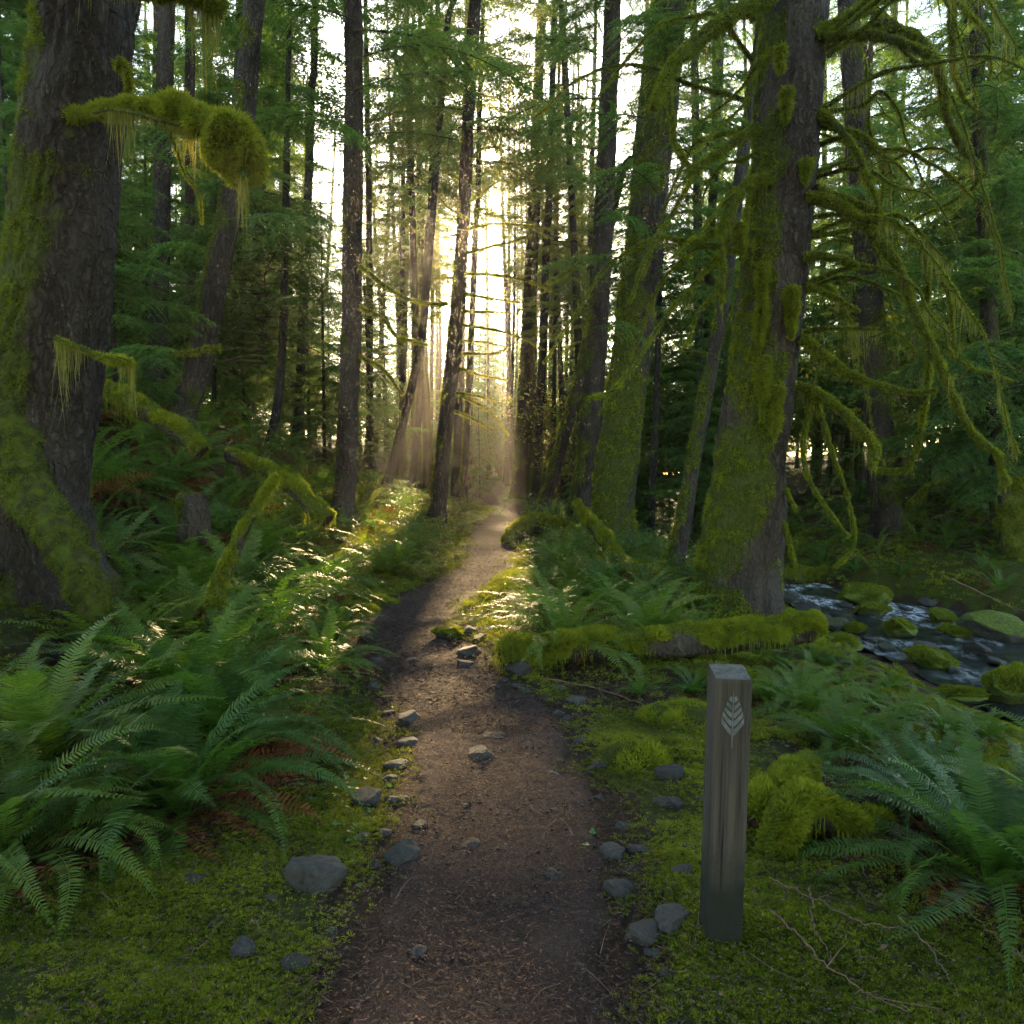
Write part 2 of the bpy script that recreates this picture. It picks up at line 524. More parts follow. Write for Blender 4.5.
def add_tube(mb, path, rad, k=6, tint=.5, mi=0, disp=None, cap=True):
    path = np.asarray(path, float)
    rad = np.broadcast_to(rad, (len(path),)).astype(float)
    if cap:
        path = np.concatenate([path[:1], path, path[-1:]])
        e = 1e-3
        path[0] = path[1] + (path[1] - path[2]) * e
        path[-1] = path[-2] + (path[-2] - path[-3]) * e
        rad = np.concatenate([[rad[0] * .02], rad, [rad[-1] * .02]])
    V, Nn, Q = tube(path, rad, k, disp)
    mb.add(V, Q, None, tint, 0, mi)
    return V, Nn

LEAF_V = np.array([(0, 0, 0), (.45, .5, .06), (1, 0, 0), (.45, -.5, .06)])
LEAF_Q = [(0, 3, 2, 1)]
PIN_V = np.array([(0, .35, 0), (0, -.35, 0), (.55, .5, -.03), (.55, -.5, -.03), (1, 0, -.12), (.28, 0, .10)])
PIN_Q = [(1, 3, 2, 0)]
PIN_T = [(3, 4, 2)]
BL_V = np.array([(0, .5, 0), (0, -.5, 0), (1, 0, 0)])
BL_T = [(0, 1, 2)]

def fuzz(mb, p, nrm, length, wid=.3, droop=.4, jit=.7, tint=None, mi=0):
    """short moss blades standing on a surface"""
    n = len(p)
    if n == 0: return
    d = nrm + rng.normal(0, jit, (n, 3)) + np.array([0, 0, -droop])
    L = length * rng.uniform(.5, 1.4, n)
    R = frames(d, rng.normal(0, 1, (n, 3)), L, L * wid)
    t = rng.uniform(0, 1, n) if tint is None else np.clip(tint + rng.normal(0, .2, n), 0, 1)
    mb.stamp(BL_V, None, BL_T, R, p - unit(nrm) * (length * .15 if np.isscalar(length) else length[:, None] * .15), t, mi)

def beard(mb, p, length, wid=.006, tint=None, mi=0):
    """strands of moss hanging straight down"""
    n = len(p)
    if n == 0: return
    L = length * np.clip(rng.exponential(.55, n), .12, 2.0)
    tV = np.array([(0, .5, 0), (0, -.5, 0), (.4, .42, 0), (.4, -.42, 0), (.75, .25, 0), (.75, -.25, 0), (1, 0, 0)])
    sway = rng.normal(0, .05, (n, 3))
    d = np.array([0, 0, -1.]) + sway
    R = frames(d, rng.normal(0, 1, (n, 3)), L, wid * rng.uniform(.6, 1.5, n), L * rng.normal(0, .12, n))
    tV = tV.copy()
    tV[:, 2] = tV[:, 0] ** 2
    t = rng.uniform(0, 1, n) if tint is None else np.clip(tint + rng.normal(0, .2, n), 0, 1)
    mb.stamp(tV, [(0, 2, 3, 1), (2, 4, 5, 3)], [(4, 6, 5)], R, p, t, mi)

# ------------------------------------------------------------------ ground sheet
def axis_grid(segs):
    out = [segs[0][0]]
    for a, b, s in segs:
        n = max(1, int(round((b - a) / s)))
        out += list(np.linspace(a, b, n + 1)[1:])
    return np.array(out)
def grid_mesh(name, X, Y, Z, mat, mossv=None, tint=None, keep=None):
    n, k = X.shape
    i, j = np.meshgrid(np.arange(n - 1), np.arange(k - 1), indexing='ij')
    Q = np.stack([i * k + j, i * k + j + 1, (i + 1) * k + j + 1, (i + 1) * k + j], -1).reshape(-1, 4)
    if keep is not None:
        Q = Q[keep.ravel()[Q].all(1)]
    mb = MB()
    mb.add(np.stack([X, Y, Z], -1), Q, None, .5 if tint is None else tint.ravel(), 0 if mossv is None else mossv.ravel())
    return mb.build(name, mat)

gx = axis_grid([(-95, -30, 3.), (-30, -12, .8), (-12, -5, .22), (-5, -2.6, .08), (-2.6, 3.2, .045), (3.2, 5, .08), (5, 12, .2), (12, 30, .8), (30, 95, 3.)])
gy = axis_grid([(-34, 0, 1.), (0, 1.6, .25), (1.6, 6, .045), (6, 10, .08), (10, 20, .2), (20, 45, .6), (45, 122, 2.5)])
GX, GY = np.meshgrid(gx, gy)
GZ = H(GX, GY)
def mossmask(x, y):
    """where the moss carpet grows: along the path edges and over the flat ground beside it"""
    x = np.asarray(x, float); y = np.asarray(y, float)
    u = np.abs(x - pathx(y)) - pathw(y)
    edge = sstep(-.10, .28, u + .22 * n2(x, y, 2.1, 8) + .10 * n2(x, y, 6., 9))
    return edge * (1 - .45 * sstep(1.5, 4, u))
gm = mossmask(GX, GY) * .62
gm = np.maximum(gm, .55 * (1 - sstep(1.5, 3.5, np.abs(np.abs(GX - streamx(GY)) - streamw(GY)))))
gm = np.where(GZ < zwater(GY) + .02, 0, gm)
u_ = np.abs(GX - pathx(GY)) / pathw(GY)
GZ2 = GZ - .03 * (1 - sstep(.55, .80, u_))
tag(grid_mesh('ground', GX, GY, GZ2, M['ground'], gm), 'mossy forest floor rising into a fern bank', 'ground', kind='structure')

# path: a trodden strip with ragged edges
py_ = axis_grid([(-2, 1.7, .2), (1.7, 6, .022), (6, 10, .05), (10, 24, .12), (24, 60, .5)])
ps = np.linspace(-1, 1, 61)
PY, PS = np.meshgrid(py_, ps, indexing='ij')
rag = 1.02 + .20 * np.where(PS < 0, n2(PY * 0, PY, 1.3, 21) + .5 * n2(PY * 0, PY, 5, 23), n2(PY * 0, PY, 1.3, 25) + .5 * n2(PY * 0, PY, 5, 27))
PXx = pathx(PY) + PS * pathw(PY) * rag
PZ = H(PXx, PY) + .008 - .03 * sstep(.82, 1., np.abs(PS)) + .010 * n2(PXx, PY, 9, 30) + .006 * n2(PXx, PY, 27, 31) + .02 * n2(PXx, PY, 2.3, 32)
tag(grid_mesh('path', PXx, PY, PZ, M['path']), 'brown trodden footpath winding into the forest', 'path', kind='structure')

# water of the stream
wy = axis_grid([(-12, 5, .5), (5, 16, .05), (16, 30, .15), (30, 60, .6)])
wsn = np.linspace(-1.12, 1.12, 75)
WY, WS = np.meshgrid(wy, wsn, indexing='ij')
WX = streamx(WY) + WS * streamw(WY)
chop = .030 * n2(WX, WY * .6, 3.2, 41) + .018 * n2(WX, WY * .7, 8.5, 42) + .008 * n2(WX, WY, 19, 43)
foam_glint = np.clip(sstep(-.05, .38, n2(WX * 1.0, WY * .45, 1.7, 44) + .6 * n2(WX, WY * .5, 5, 45)) * (.35 + .65 * sstep(9, 12.5, WY)), 0, 1)  # white foam, spread further to paint in sky glints on the ripples
tag(grid_mesh('stream_water', WX, WY, zwater(WY) + chop, M['water'], None, foam_glint), 'dark shallow stream with white foam and painted sky glints', 'stream', kind='structure')

# ------------------------------------------------------------------ labels: what a thing stands beside
LMK = []          # (phrase, px, py)
def lm(phrase, px, py): LMK.append((phrase, px, py))
ORD = ['', 'second ', 'third ', 'fourth ', 'fifth ', 'sixth ', 'seventh ', 'eighth ', 'ninth ', 'tenth ', 'eleventh ', 'twelfth ', 'thirteenth ', 'fourteenth ', 'fifteenth ']
def short(t):
    w = t.split()
    return t if len(w) <= 16 else t.replace(' side of', '').replace('on the uphill', 'uphill of').replace('on the stream', 'streamward of')
def autolabel(items, lms=None):
    """items: (object, look, px, py). Names each by the landmark nearest to it, the side it lies on and how close it is."""
    cells = {}
    for o, look, px, py in items:
        best = min(lms or LMK, key=lambda q: (q[1] - px) ** 2 + ((q[2] - py) * 1.3) ** 2)
        dx, dy = px - best[1], (py - best[2]) * 1.3
        side = ('on the stream side of ' if dx > 0 else 'on the uphill side of ') if abs(dx) > abs(dy) else ('in front of ' if dy > 0 else 'behind ')
        cells.setdefault((look, side, best[0]), []).append((dx * dx + dy * dy, o))
    for (look, side, ph), v in cells.items():
        v.sort(key=lambda q: q[0])
        for i, (_, o) in enumerate(v):
            pre = '' if len(v) == 1 else (ORD[min(i, 14)] + 'closest ' if i else 'closest ')
            o['label'] = short(pre + look + ' ' + side + ph)

# ------------------------------------------------------------------ foliage templates
def bough(L=2.5, leaf=.05, tw=.075, droop=.30, width=.42, wood=True, rise=.12):
    """one flat, drooping conifer bough growing along +x"""
    mb = MB()
    n = 14
    s = np.linspace(0, 1, n)
    wig = rng.normal(0, .04, 2)
    ax = np.stack([s * L, L * (wig[0] * np.sin(s * 3) + wig[1] * s * s), L * (rise * s - droop * s ** 2.2)], -1)
    if wood: add_tube(mb, ax, np.linspace(.016, .004, n) * (L / 2.5), 4, .5, 1, cap=False)
    ns = int(L * .88 / tw)
    ss = np.linspace(.12, .99, ns)
    LP, LD, LU, LL = [], [], [], []
    for side in (-1, 1):
        for q in ss:
            if rng.random() < .10: continue
            tl = L * width * (1 - q) ** .75 * min(1, .45 + q * 2.2) * rng.uniform(.65, 1.15) + .10
            p0 = np.array([np.interp(q, s, ax[:, i]) for i in range(3)])
            a = R_(rng.uniform(45, 66))
            d = np.array([math.cos(a), side * math.sin(a), rng.uniform(-.42, .16)])
            m = max(3, int(tl / (leaf * .42)))
            v = (np.arange(m) + .5) / m
            pts = p0 + d * (v * tl)[:, None] + np.array([0, 0, -1.]) * (.38 * tl * v ** 2)[:, None]
            dd = d[None] + np.array([0, 0, -.76])[None] * v[:, None]
            up = unit(np.array([0, 0, 1.]) + rng.normal(0, .25, 3))
            lat = unit(np.cross(up, dd))
            if wood:
                e = pts[[0, m // 2, -1]]
                w = .0025
                mb.add(np.concatenate([e + lat[[0, m // 2, -1]] * w, e - lat[[0, m // 2, -1]] * w]), [(0, 3, 4, 1), (1, 4, 5, 2)], None, .4, 0, 1)
            for sg in (-1, 1):
                LP.append(pts)
                LD.append(dd * .55 + lat * sg * .8)
                LU.append(np.broadcast_to(up, (m, 3)))
                LL.append(leaf * (1.15 - .55 * v))
    LP, LD, LU, LL = np.concatenate(LP), np.concatenate(LD), np.concatenate(LU), np.concatenate(LL)
    k = len(LP)
    LL = LL * rng.uniform(.7, 1.25, k)
    Rm = frames(LD + rng.normal(0, .16, (k, 3)), LU + rng.normal(0, .3, (k, 3)), LL, LL * .42)
    mb.stamp(LEAF_V, LEAF_Q, None, Rm, LP, np.clip(rng.normal(.45, .22, k), 0, 1), 0)
    return mb

def rotz(a):
    c, s = math.cos(a), math.sin(a)
    return np.array([[c, -s, 0], [s, c, 0], [0, 0, 1.]])
def roty(a):
    c, s = math.cos(a), math.sin(a)
    return np.array([[c, 0, s], [0, 1, 0], [-s, 0, c]])

BF = [bough(2.5, .075, .072) for _ in range(3)]
BC = [bough(2.5, .13, .125, wood=False) for _ in range(3)]
BX = [bough(2.5, .28, .28, wood=False) for _ in range(2)]

def crown(z0, z1, n, Lmax, src, bare=0, lean=(0, 0), power=.7, dead=0):
    """boughs whorled round a trunk from z0 to z1"""
    mb = MB()
    a = rng.uniform(0, 6)
    for i in range(n):
        t = (i + rng.uniform(0, 1)) / n
        z = z0 + (z1 - z0) * t ** 1.05
        L = Lmax * (1 - t * .96) ** power * rng.uniform(.65, 1.15) * min(1, .6 + t * 4)
        a += 2.4 + rng.normal(0, .4)
        if rng.random() < bare: continue
        A = rotz(a) @ roty(R_(rng.uniform(-14, 16) - 14 * t)) * (max(L, .5) / 2.5)
        mb.merge(src[rng.integers(len(src))], A, (lean[0] * z, lean[1] * z, z), rng.normal(0, .12))
    for i in range(dead):
        z = rng.uniform(1.5, z0 + 2)
        b = rng.uniform(0, 6.28)
        L = rng.uniform(.5, 1.8)
        s = np.linspace(0, 1, 7)
        dr = rng.uniform(-.1, .5)
        p = np.stack([np.cos(b) * s * L, np.sin(b) * s * L, z - dr * L * s ** 2 + .1 * s], -1) + np.array([lean[0] * z, lean[1] * z, 0])
        add_tube(mb, p, np.linspace(.018, .005, 7), 4, .5, 1)
    return mb

# ------------------------------------------------------------------ trunks
def trunk_mb(path, r0, r1, k=24, flare=.6, fh=.5, lobes=5, bark=.03, moss=None, freq=9., dz=None):
    """tapered trunk along a path (local), furrowed bark, root flare; returns MB and surface samples"""
    path = np.asarray(path, float)
    z = path[:, 2]
    ph = rng.uniform(0, 6)
    rad = r0 + (r1 - r0) * np.clip(z / z[-1], 0, 1) + r0 * flare * np.exp(-np.maximum(z, -.05) / fh)
    so = rng.uniform(0, 50)
    def disp(p, th, rr):
        fl = np.exp(-np.maximum(p[:, 2], 0) / (fh * 1.1))[:, None]
        lob = (.5 + .5 * np.cos(lobes * th[None] + ph + 1.3 * np.sin(th[None] * 2 + ph))) ** 1.5 - .3
        q = np.stack([np.cos(th)[None] * rr * freq + so, np.sin(th)[None] * rr * freq, np.broadcast_to(p[:, 2:3] * freq * .16, rr.shape)], -1)
        f1 = perlin(q)
        f2 = perlin(q * 2.3 + 9)
        big = perlin(q * np.array([.22, .22, .6]) + 31)
        return rr * (flare * .55 * lob * fl) + bark * (-np.abs(f1) * 1.6 + .35 - .6 * np.abs(f2)) + r0 * .16 * big
    V, Nn, Q = tube(path, rad, k, disp)
    n = len(path)
    nx, ny = Nn[..., 0], Nn[..., 1]
    mv = np.zeros((n, k)) if moss is None else moss(nx, ny, np.broadcast_to(z[:, None], nx.shape), V)
    mb = MB()
    mb.add(V, Q, None, .5, mv)
    return mb, V, Nn, mv

def grow_fuzz(mb, V, Nn, mv, count, length, zmax=99, thr=.45, wid=.28, droop=.5, tint=None):
    sel = np.nonzero((mv.ravel() > thr) & (V[..., 2].ravel() < zmax))[0]
    if len(sel) == 0: return
    n, k = mv.shape
    c = rng.choice(sel, count)
    i, j = c // k, c % k
    i2 = np.clip(i + 1, 0, n - 1)
    a, b = rng.uniform(0, 1, (2, count))
    p = V[i, j] * ((1 - a) * (1 - b))[:, None] + V[i2, j] * (a * (1 - b))[:, None] + V[i, (j + 1) % k] * ((1 - a) * b)[:, None] + V[i2, (j + 1) % k] * (a * b)[:, None]
    cl = perlin(p * 5.5) + .5 * perlin(p * 14.)
    fuzz(mb, p + Nn[i, j] * (np.clip(cl, -.3, .6) * length * .9)[:, None], Nn[i, j], length * (.6 + .6 * np.clip(mv[i, j], 0, 1)) * (1 + .8 * np.clip(cl, -.5, .8)), wid, droop, .6, np.clip((.42 if tint is None else tint) + .85 * cl, 0, 1))

def centre_path(pts, d, Ht, zvis=9., dvis=.10, dtop=1.2, toward=0.):
    """trunk axis in world space from centre-line pixels at depth d, carried on straight to height Ht"""
    W = np.array([P(px, py, d) for px, py in pts])
    W = W[np.argsort(W[:, 2])]
    zb = float(H(W[0, 0], d))
    gr = (W[-1] - W[0]) / (W[-1, 2] - W[0, 2])
    top = W[-1] + gr * np.array([.75, 0, 1]) * (Ht - (W[-1, 2] - zb))
    low = W[0] + (W[1] - W[0]) / (W[1, 2] - W[0, 2]) * (zb - .35 - W[0, 2])
    if low[2] < W[0, 2] - .02: W = np.concatenate([[low], W])
    else: W[0, 2] = zb - .35
    W = np.concatenate([W, [top]])
    zz = np.concatenate([np.arange(W[0, 2], zb + zvis, dvis), np.arange(zb + zvis, zb + Ht, dtop)])
    x = np.interp(zz, W[:, 2], W[:, 0])
    # soften the kinks
    ks = max(1, int(.6 / dvis))
    xp = np.pad(x, ks, mode='edge')
    xp[:ks] = x[0] - (x[min(ks, len(x) - 1)] - x[0]) * (np.arange(ks, 0, -1) / ks)
    x = np.convolve(xp, np.ones(2 * ks + 1) / (2 * ks + 1), 'valid')
    y = d + toward * (zz - zb)
    bx = float(np.interp(zb, zz, x))
    base = np.array([bx, d, zb])
    return base, np.stack([x, y, zz], -1) - base

def moss_side(dirx, diry, amt, low=1.2, hfall=6., sharp=1.):
    """moss heavier on one side of a trunk and round its foot"""
    def f(nx, ny, z, V):
        nse = perlin(V * 1.6 + 3) * .9 + perlin(V * 5.) * .45 + perlin(V * 13.) * .2
        side = nx * dirx + ny * diry
        return np.clip(.28 + amt + side * .42 * sharp + nse * .75 + .45 * np.exp(-np.maximum(z, 0) / low) - .03 * np.maximum(z - hfall, 0), 0, 1)
    return f

def limb(parent, pts, d, r0, r1, dd=0., moss=.012, fz=1400, bd=0., bdn=160, name='branch', tint=None, prof=None, k=8, n=None, core='mossy_limb', fmat='moss', twigs=0):
    """a branch traced from pixels, at its own depth: a tapering tube furred with moss"""
    m = len(pts)
    dep = d + (np.linspace(0, 1, m) ** 1.2 * dd if np.isscalar(dd) else np.asarray(dd))
    W = np.array([P(px, py, q) for (px, py), q in zip(pts, dep)])
    return limb_w(parent, W, r0, r1, moss, fz, bd, bdn, name, tint, prof, k, n, core, fmat, twigs)

def limb_w(parent, W, r0, r1, moss=.012, fz=1400, bd=0., bdn=160, name='branch', tint=None, prof=None, k=8, n=None, core='mossy_limb', fmat='moss', twigs=0):
    loc = np.array(parent.location) if parent is not None else np.zeros(3)
    ln = np.linalg.norm(np.diff(W, axis=0), axis=1).sum()
    n = n or max(10, int(ln / .06))
    path = catmull(W, n) - loc
    path = path + np.stack([n2(path[:, 2] * 1.7 + i * 9 + loc[0], path[:, 0] * 1.7, 1.0, 60 + i) * .05 + n2(path[:, 2] * 5 + i * 4 + loc[0], path[:, 0] * 5, 1.0, 64 + i) * .022 for i in range(3)], -1) * np.linspace(0, 1, n)[:, None]
    s = np.linspace(0, 1, n)
    rad = r0 + (r1 - r0) * s ** .8
    if prof is not None: rad = rad + np.interp(s, prof[0], prof[1])
    tilt_ = rng.uniform(0, 9)
    lump = lambda p, th, rr: rr * .45 * perlin(np.stack([p[:, None, 0] * 9 + np.cos(th)[None] * .8, p[:, None, 1] * 9 + np.sin(th)[None] * .8, np.broadcast_to(p[:, None, 2] * 9, rr.shape)], -1))
    mb = MB()
    V, Nn = add_tube(mb, path, rad, k, .5, 0, lump)
    tw = []
    if twigs:
        for _ in range(int(twigs * ln)):
            q = rng.uniform(.15, .98)
            j = int(q * (n - 1))
            b = rng.uniform(0, 6.28)
            L_ = rng.uniform(.15, .6)
            ss = np.linspace(0, 1, 8)[:, None]
            dv = np.array([math.cos(b) * .8, math.sin(b) * .5, rng.uniform(-.5, .5)])
            tp = path[j] + dv * L_ * ss + np.array([0, 0, -rng.uniform(.1, .9)]) * L_ * ss ** 2 + np.cumsum(rng.normal(0, .018, (8, 3)), 0) * (ss > 0)
            add_tube(mb, tp, np.linspace(.008, .002, 8), 4, .5, 0)
            tw.append(tp)
    o = mb.build(name, M[core], parent)
    if fz > 0:
        fm = MB()
        c = int(fz * ln)
        i = rng.integers(1, len(V) - 1, c)
        j = rng.integers(0, k, c)
        a, b_ = rng.uniform(0, 1, (2, c, 1))
        i2, j2 = np.minimum(i + 1, len(V) - 1), (j + 1) % k
        p = (V[i, j] * (1 - a) + V[i2, j] * a) * (1 - b_) + (V[i, j2] * (1 - a) + V[i2, j2] * a) * b_
        rr = np.concatenate([[rad[0]], rad, [rad[-1]]])[i]
        cl = perlin((p + loc) * 7.) + .5 * perlin((p + loc) * 17.)
        fuzz(fm, p, Nn[i, j], 1.2 * moss * (.5 + .5 * np.clip(rr / max(r0, 1e-3), .3, 2)) * (1 + .9 * np.clip(cl, -.5, .8)), .22, .85, .75, np.clip((.5 if tint is None else tint) + .28 * cl, 0, 1))
        for tp in tw:
            i_ = rng.integers(0, 8, 60)
            fuzz(fm, tp[i_] + rng.normal(0, .012, (60, 3)), unit(rng.normal(0, 1, (60, 3))), moss * .8, .22, .9, .6, .5)
        if bd > 0:
            c = int(bdn * ln)
            t = rng.uniform(0, 1, c)
            q = np.stack([np.interp(t, s, path[:, x]) for x in range(3)], -1)
            cl = np.clip(.35 + 1.3 * n2(t * ln * 2.5, t * 0, 1., 70 + rng.integers(50)), .05, 1.2)
            beard(fm, q + rng.normal(0, .35, (c, 3)) * np.interp(t, s, rad)[:, None], bd * cl * np.exp(rng.normal(0, .25, c)), .0034, tint, 1)
        fm.build('moss', [M[fmat], M['beard']], o)
    return o

TREES = []
def tree(name, label, cat, pts, d, r, Ht=24, k=16, flare=.5, bark='bark', moss=None, fz=0, fl=.02, fm='moss', group=None, bk=.02, dvis=.14, zvis=9., r1=None, toward=0., lobes=4, fh=.4, freq=9.):
    base, path = centre_path(pts, d, Ht, zvis, dvis, toward=toward)
    t = thing(name, label, cat, base, group)
    mb, V, Nn, mv = trunk_mb(path, r, r * .35 if r1 is None else r1, k, flare, fh, lobes, bk, moss, freq)
    to = mb.build('trunk', M[bark], t)
    if fz:
        f = MB()
        grow_fuzz(f, V, Nn, mv, fz, fl, zvis - .5)
        f.build('moss', M[fm], to)
    t['_lean'] = float((path[-1, 0] - path[0, 0]) / (path[-1, 2] - path[0, 2]))
    return t
def add_crown(t, mb_or_mesh, mat='needle', name='crown', z=0., sc=1., rot=None):
    me = mb_or_mesh if isinstance(mb_or_mesh, bpy.types.Mesh) else mb_or_mesh.mesh(name, [M[mat], M['limb']])
    o = link(name, me, t)
    o.rotation_euler.z = rng.uniform(0, 6.28) if rot is None else rot
    o.location = (t.get('_lean', 0) * z, 0, z)
    o.scale = (sc, sc, sc)
    return o

# crown meshes shared by many trees (each tree links its own object)
CR_high = crown(0, 17, 95, 3.6, BF, power=.55).mesh('crown', [M['needle'], M['limb']])
CR_high2 = crown(0, 16, 85, 3.2, BF, power=.5).mesh('crown', [M['needle'], M['limb']])
CR_low = [crown(1.0, 15, 130, 2.9, BF, dead=14).mesh('crown', [M['needle'], M['limb']]) for _ in range(2)]
CR_sap = [crown(.35, 5.2, 60, 1.6, BF).mesh('crown', [M['needle'], M['limb']]) for _ in range(2)]
CR_mid = [crown(2.0, 21, 120, 3.2, BC, dead=24).mesh('crown', [M['needle'], M['limb']]) for _ in range(3)]
CR_warm = [crown(3.0, 21, 110, 2.8, BC, bare=.2, dead=40).mesh('crown', [M['needle_sunlit'], M['limb']]) for _ in range(2)]
CR_far = [crown(1.5, 22, 120, 3.6, BX).mesh('crown', [M['needle'], M['limb']]) for _ in range(2)]

# ------------------------------------------------------------------ the marker post
base = np.array([.663, 2.476, 0.])
base[2] = float(H(base[0], base[1])) - .005
print('post z', base[2])
post = thing('marker_post', 'square wooden trail marker post with leaf emblem beside the path', 'marker post', base)
post.rotation_euler = (R_(.4), R_(1.2), R_(-1.5))
w, hgt, sl = .056, .840, .010
mb = MB()
zz = np.concatenate([[-.2], np.linspace(0, hgt - .012, 40)])
prof = []
ch = .004
outline = [(-w + ch, -w), (w - ch, -w), (w, -w + ch), (w, w - ch), (w - ch, w), (-w + ch, w), (-w, w - ch), (-w, -w + ch)]
outl = []
for (x0, y0), (x1, y1) in zip(outline, outline[1:] + outline[:1]):
    m = 10 if abs(x1 - x0) + abs(y1 - y0) > .05 else 1
    for i in range(m): outl.append((x0 + (x1 - x0) * i / m, y0 + (y1 - y0) * i / m))
outl = np.array(outl)
kk = len(outl)
def topz(x, y): return hgt + sl * (y / w) 
V = []
for q in zz:
    zc = np.full(kk, q)
    if q > .5: zc = q + (topz(outl[:, 0], outl[:, 1]) - hgt) * ((q - .5) / (hgt - .5))
    wob = 1 + .012 * n2(outl[:, 0] * 40, outl[:, 1] * 40 + q * 1.2, 1., 81)[:, None]
    V.append(np.concatenate([outl * wob, zc[:, None]], 1))
V.append(np.concatenate([outl * .955, (topz(outl[:, 0], outl[:, 1]) - .001)[:, None]], 1))
V = np.array(V)
i, j = np.meshgrid(np.arange(len(V) - 1), np.arange(kk), indexing='ij')
Q = np.stack([i * kk + j, i * kk + (j + 1) % kk, (i + 1) * kk + (j + 1) % kk, (i + 1) * kk + j], -1).reshape(-1, 4)
mb.add(V, Q)
mb.build('post', M['post'], post, False)
mb = MB()
ring = np.concatenate([outl * .955, (topz(outl[:, 0], outl[:, 1]) - .001)[:, None]], 1)
mb.add(np.concatenate([ring, [[0, 0, hgt + .001]]]), None, [(q, (q + 1) % kk, kk) for q in range(kk)])
mb.build('post_top', M['posttop'], post, False)
# leaf emblem: a midrib and four pairs of curved lobes set into the front face
mb = MB()
ez, eh, ew = .652, .140, .036      # foot of the leaf, its height, its half width
def half(v): return ew * (math.sin(min(1, max(0, v)) ** .62 * math.pi) ** .85 if 0 < v < 1 else 0)
def prism(poly, y0, y1):
    n = len(poly)
    a = [(x, y0, z) for x, z in poly] + [(x, y1, z) for x, z in poly]
    cx, cz = np.mean(poly, 0)
    a.append((cx, y0, cz))
    q = [(i, (i + 1) % n, n + (i + 1) % n, n + i) for i in range(n)]
    mb.add(a, q, [(i, 2 * n, (i + 1) % n) for i in range(n)])
yf = -w - .0025
for sgn in (-1, 1):
    for a0, th in ((.02, .140), (.22, .130), (.41, .115), (.59, .10), (.76, .12)):
        lo, hi = [], []
        for q in np.linspace(0, 1, 9):
            for arr, off in ((lo, 0), (hi, th)):
                x = .0035 + q * ew
                v = a0 + off + .34 * q ** 1.25 * (1 - .3 * a0)
                for _ in range(30):
                    if x > half(v) + 1e-4 and x > .004: x *= .93; v = a0 + off + .34 * ((x - .0035) / ew if x > .0035 else 0) ** 1.25 * (1 - .3 * a0)
                arr.append((sgn * x, ez + v * eh))
        poly = lo + hi[::-1]
        if sgn < 0: poly = poly[::-1]
        prism(poly, yf, -w + .002)
prism([(-.0016, ez - .035), (.0016, ez - .035), (.0018, ez + eh * .8), (0, ez + eh * 1.02), (-.0018, ez + eh * .8)], yf, -w + .002)
mb.build('leaf_emblem', M['emblem'], post, False)
lm('the wooden marker post', 728, 800)

# ------------------------------------------------------------------ the great trees near the path
t1 = tree('mossy_tree', 'huge dark furrowed trunk with root buttress at the edge of the fern bank', 'tree',
          [(14, 616), (22, 500), (50, 342), (70, 171), (91, 0)], 6.0, .385, 26, 110, .75, 'bark', moss_side(-.9, -.25, .04, .7), 70000, .024, 'moss_deep', bk=.045, dvis=.035, zvis=6.5, freq=11, lobes=5, fh=.45)
add_crown(t1, CR_high, z=8.0, sc=.9)
lm('the huge buttressed trunk', 40, 560)
t2 = tree('mossy_tree', 'massive moss-clad trunk hung with many drooping mossy branches by the stream', 'tree',
          [(734, 612), (745, 513), (766, 345), (783, 173), (797, 0)], 9.0, .395, 27, 110, .38, 'bark_grey', moss_side(-.85, -.1, .02, 1.1), 90000, .026, 'moss', bk=.042, dvis=.04, zvis=8.2, freq=10, lobes=5, fh=.6)
add_crown(t2, CR_high2, z=9.5, sc=.85)
lm('the massive moss-clad trunk', 735, 600)
t3 = tree('mossy_tree', 'thick leaning trunk sleeved in moss just past the fallen log', 'tree',
          [(611, 556), (615, 477), (633, 342), (652, 171), (672, 0)], 14.0, .37, 27, 64, .25, 'bark', moss_side(-.6, -.5, .20, 1.5), 60000, .030, 'moss', bk=.04, dvis=.06, zvis=10, freq=9)
lm('the leaning moss-sleeved trunk', 612, 545)
t4 = tree('conifer', 'tall straight brown trunk close behind the leaning moss-sleeved trunk', 'tree',
          [(580, 530), (584, 495), (597, 342), (606, 171), (613, 0)], 19.0, .275, 28, 40, .35, 'bark', moss_side(-.8, .2, -.12, 1.), 16000, .03, 'moss', bk=.03, dvis=.10, zvis=13)
add_crown(t4, CR_high2, z=11, sc=1.0)
t5 = tree('conifer', 'straight slender grey-brown trunk standing on the bank halfway up the path', 'tree',
          [(342, 525), (344, 511), (351, 342), (354, 171), (353, 0)], 13.0, .175, 25, 40, .35, 'bark_grey', moss_side(-.8, 0, -.28, .6), 9000, .025, 'moss_deep', bk=.022, dvis=.06, zvis=9)
add_crown(t5, CR_high2, z=8.5, sc=.9)
lm('the slender grey-brown trunk', 342, 510)
t6 = tree('conifer', 'slightly leaning trunk with stacked mossy dead limbs at the path bend', 'tree',
          [(437, 512), (438, 500), (455, 342), (463, 230), (468, 120)], 16.5, .170, 21, 32, .40, 'bark', moss_side(-.9, .3, -.15, .8), 12000, .03, 'moss', bk=.022, dvis=.08, zvis=11)
lm('the trunk with stacked dead limbs', 438, 500)
t7 = tree('conifer', 'thin dark trunk leaning steeply between the grey-brown and stacked-limb trunks', 'tree',
          [(390, 474), (394, 462), (422, 342), (436, 171), (446, 40)], 20.0, .115, 19, 20, .30, 'bark_dark', moss_side(-.8, .3, -.30, .6), 3000, .03, 'moss', bk=.014, dvis=.12, zvis=12)
add_crown(t7, CR_warm[0], z=6.5, sc=.6)
lm('the thin steeply leaning trunk', 392, 465)
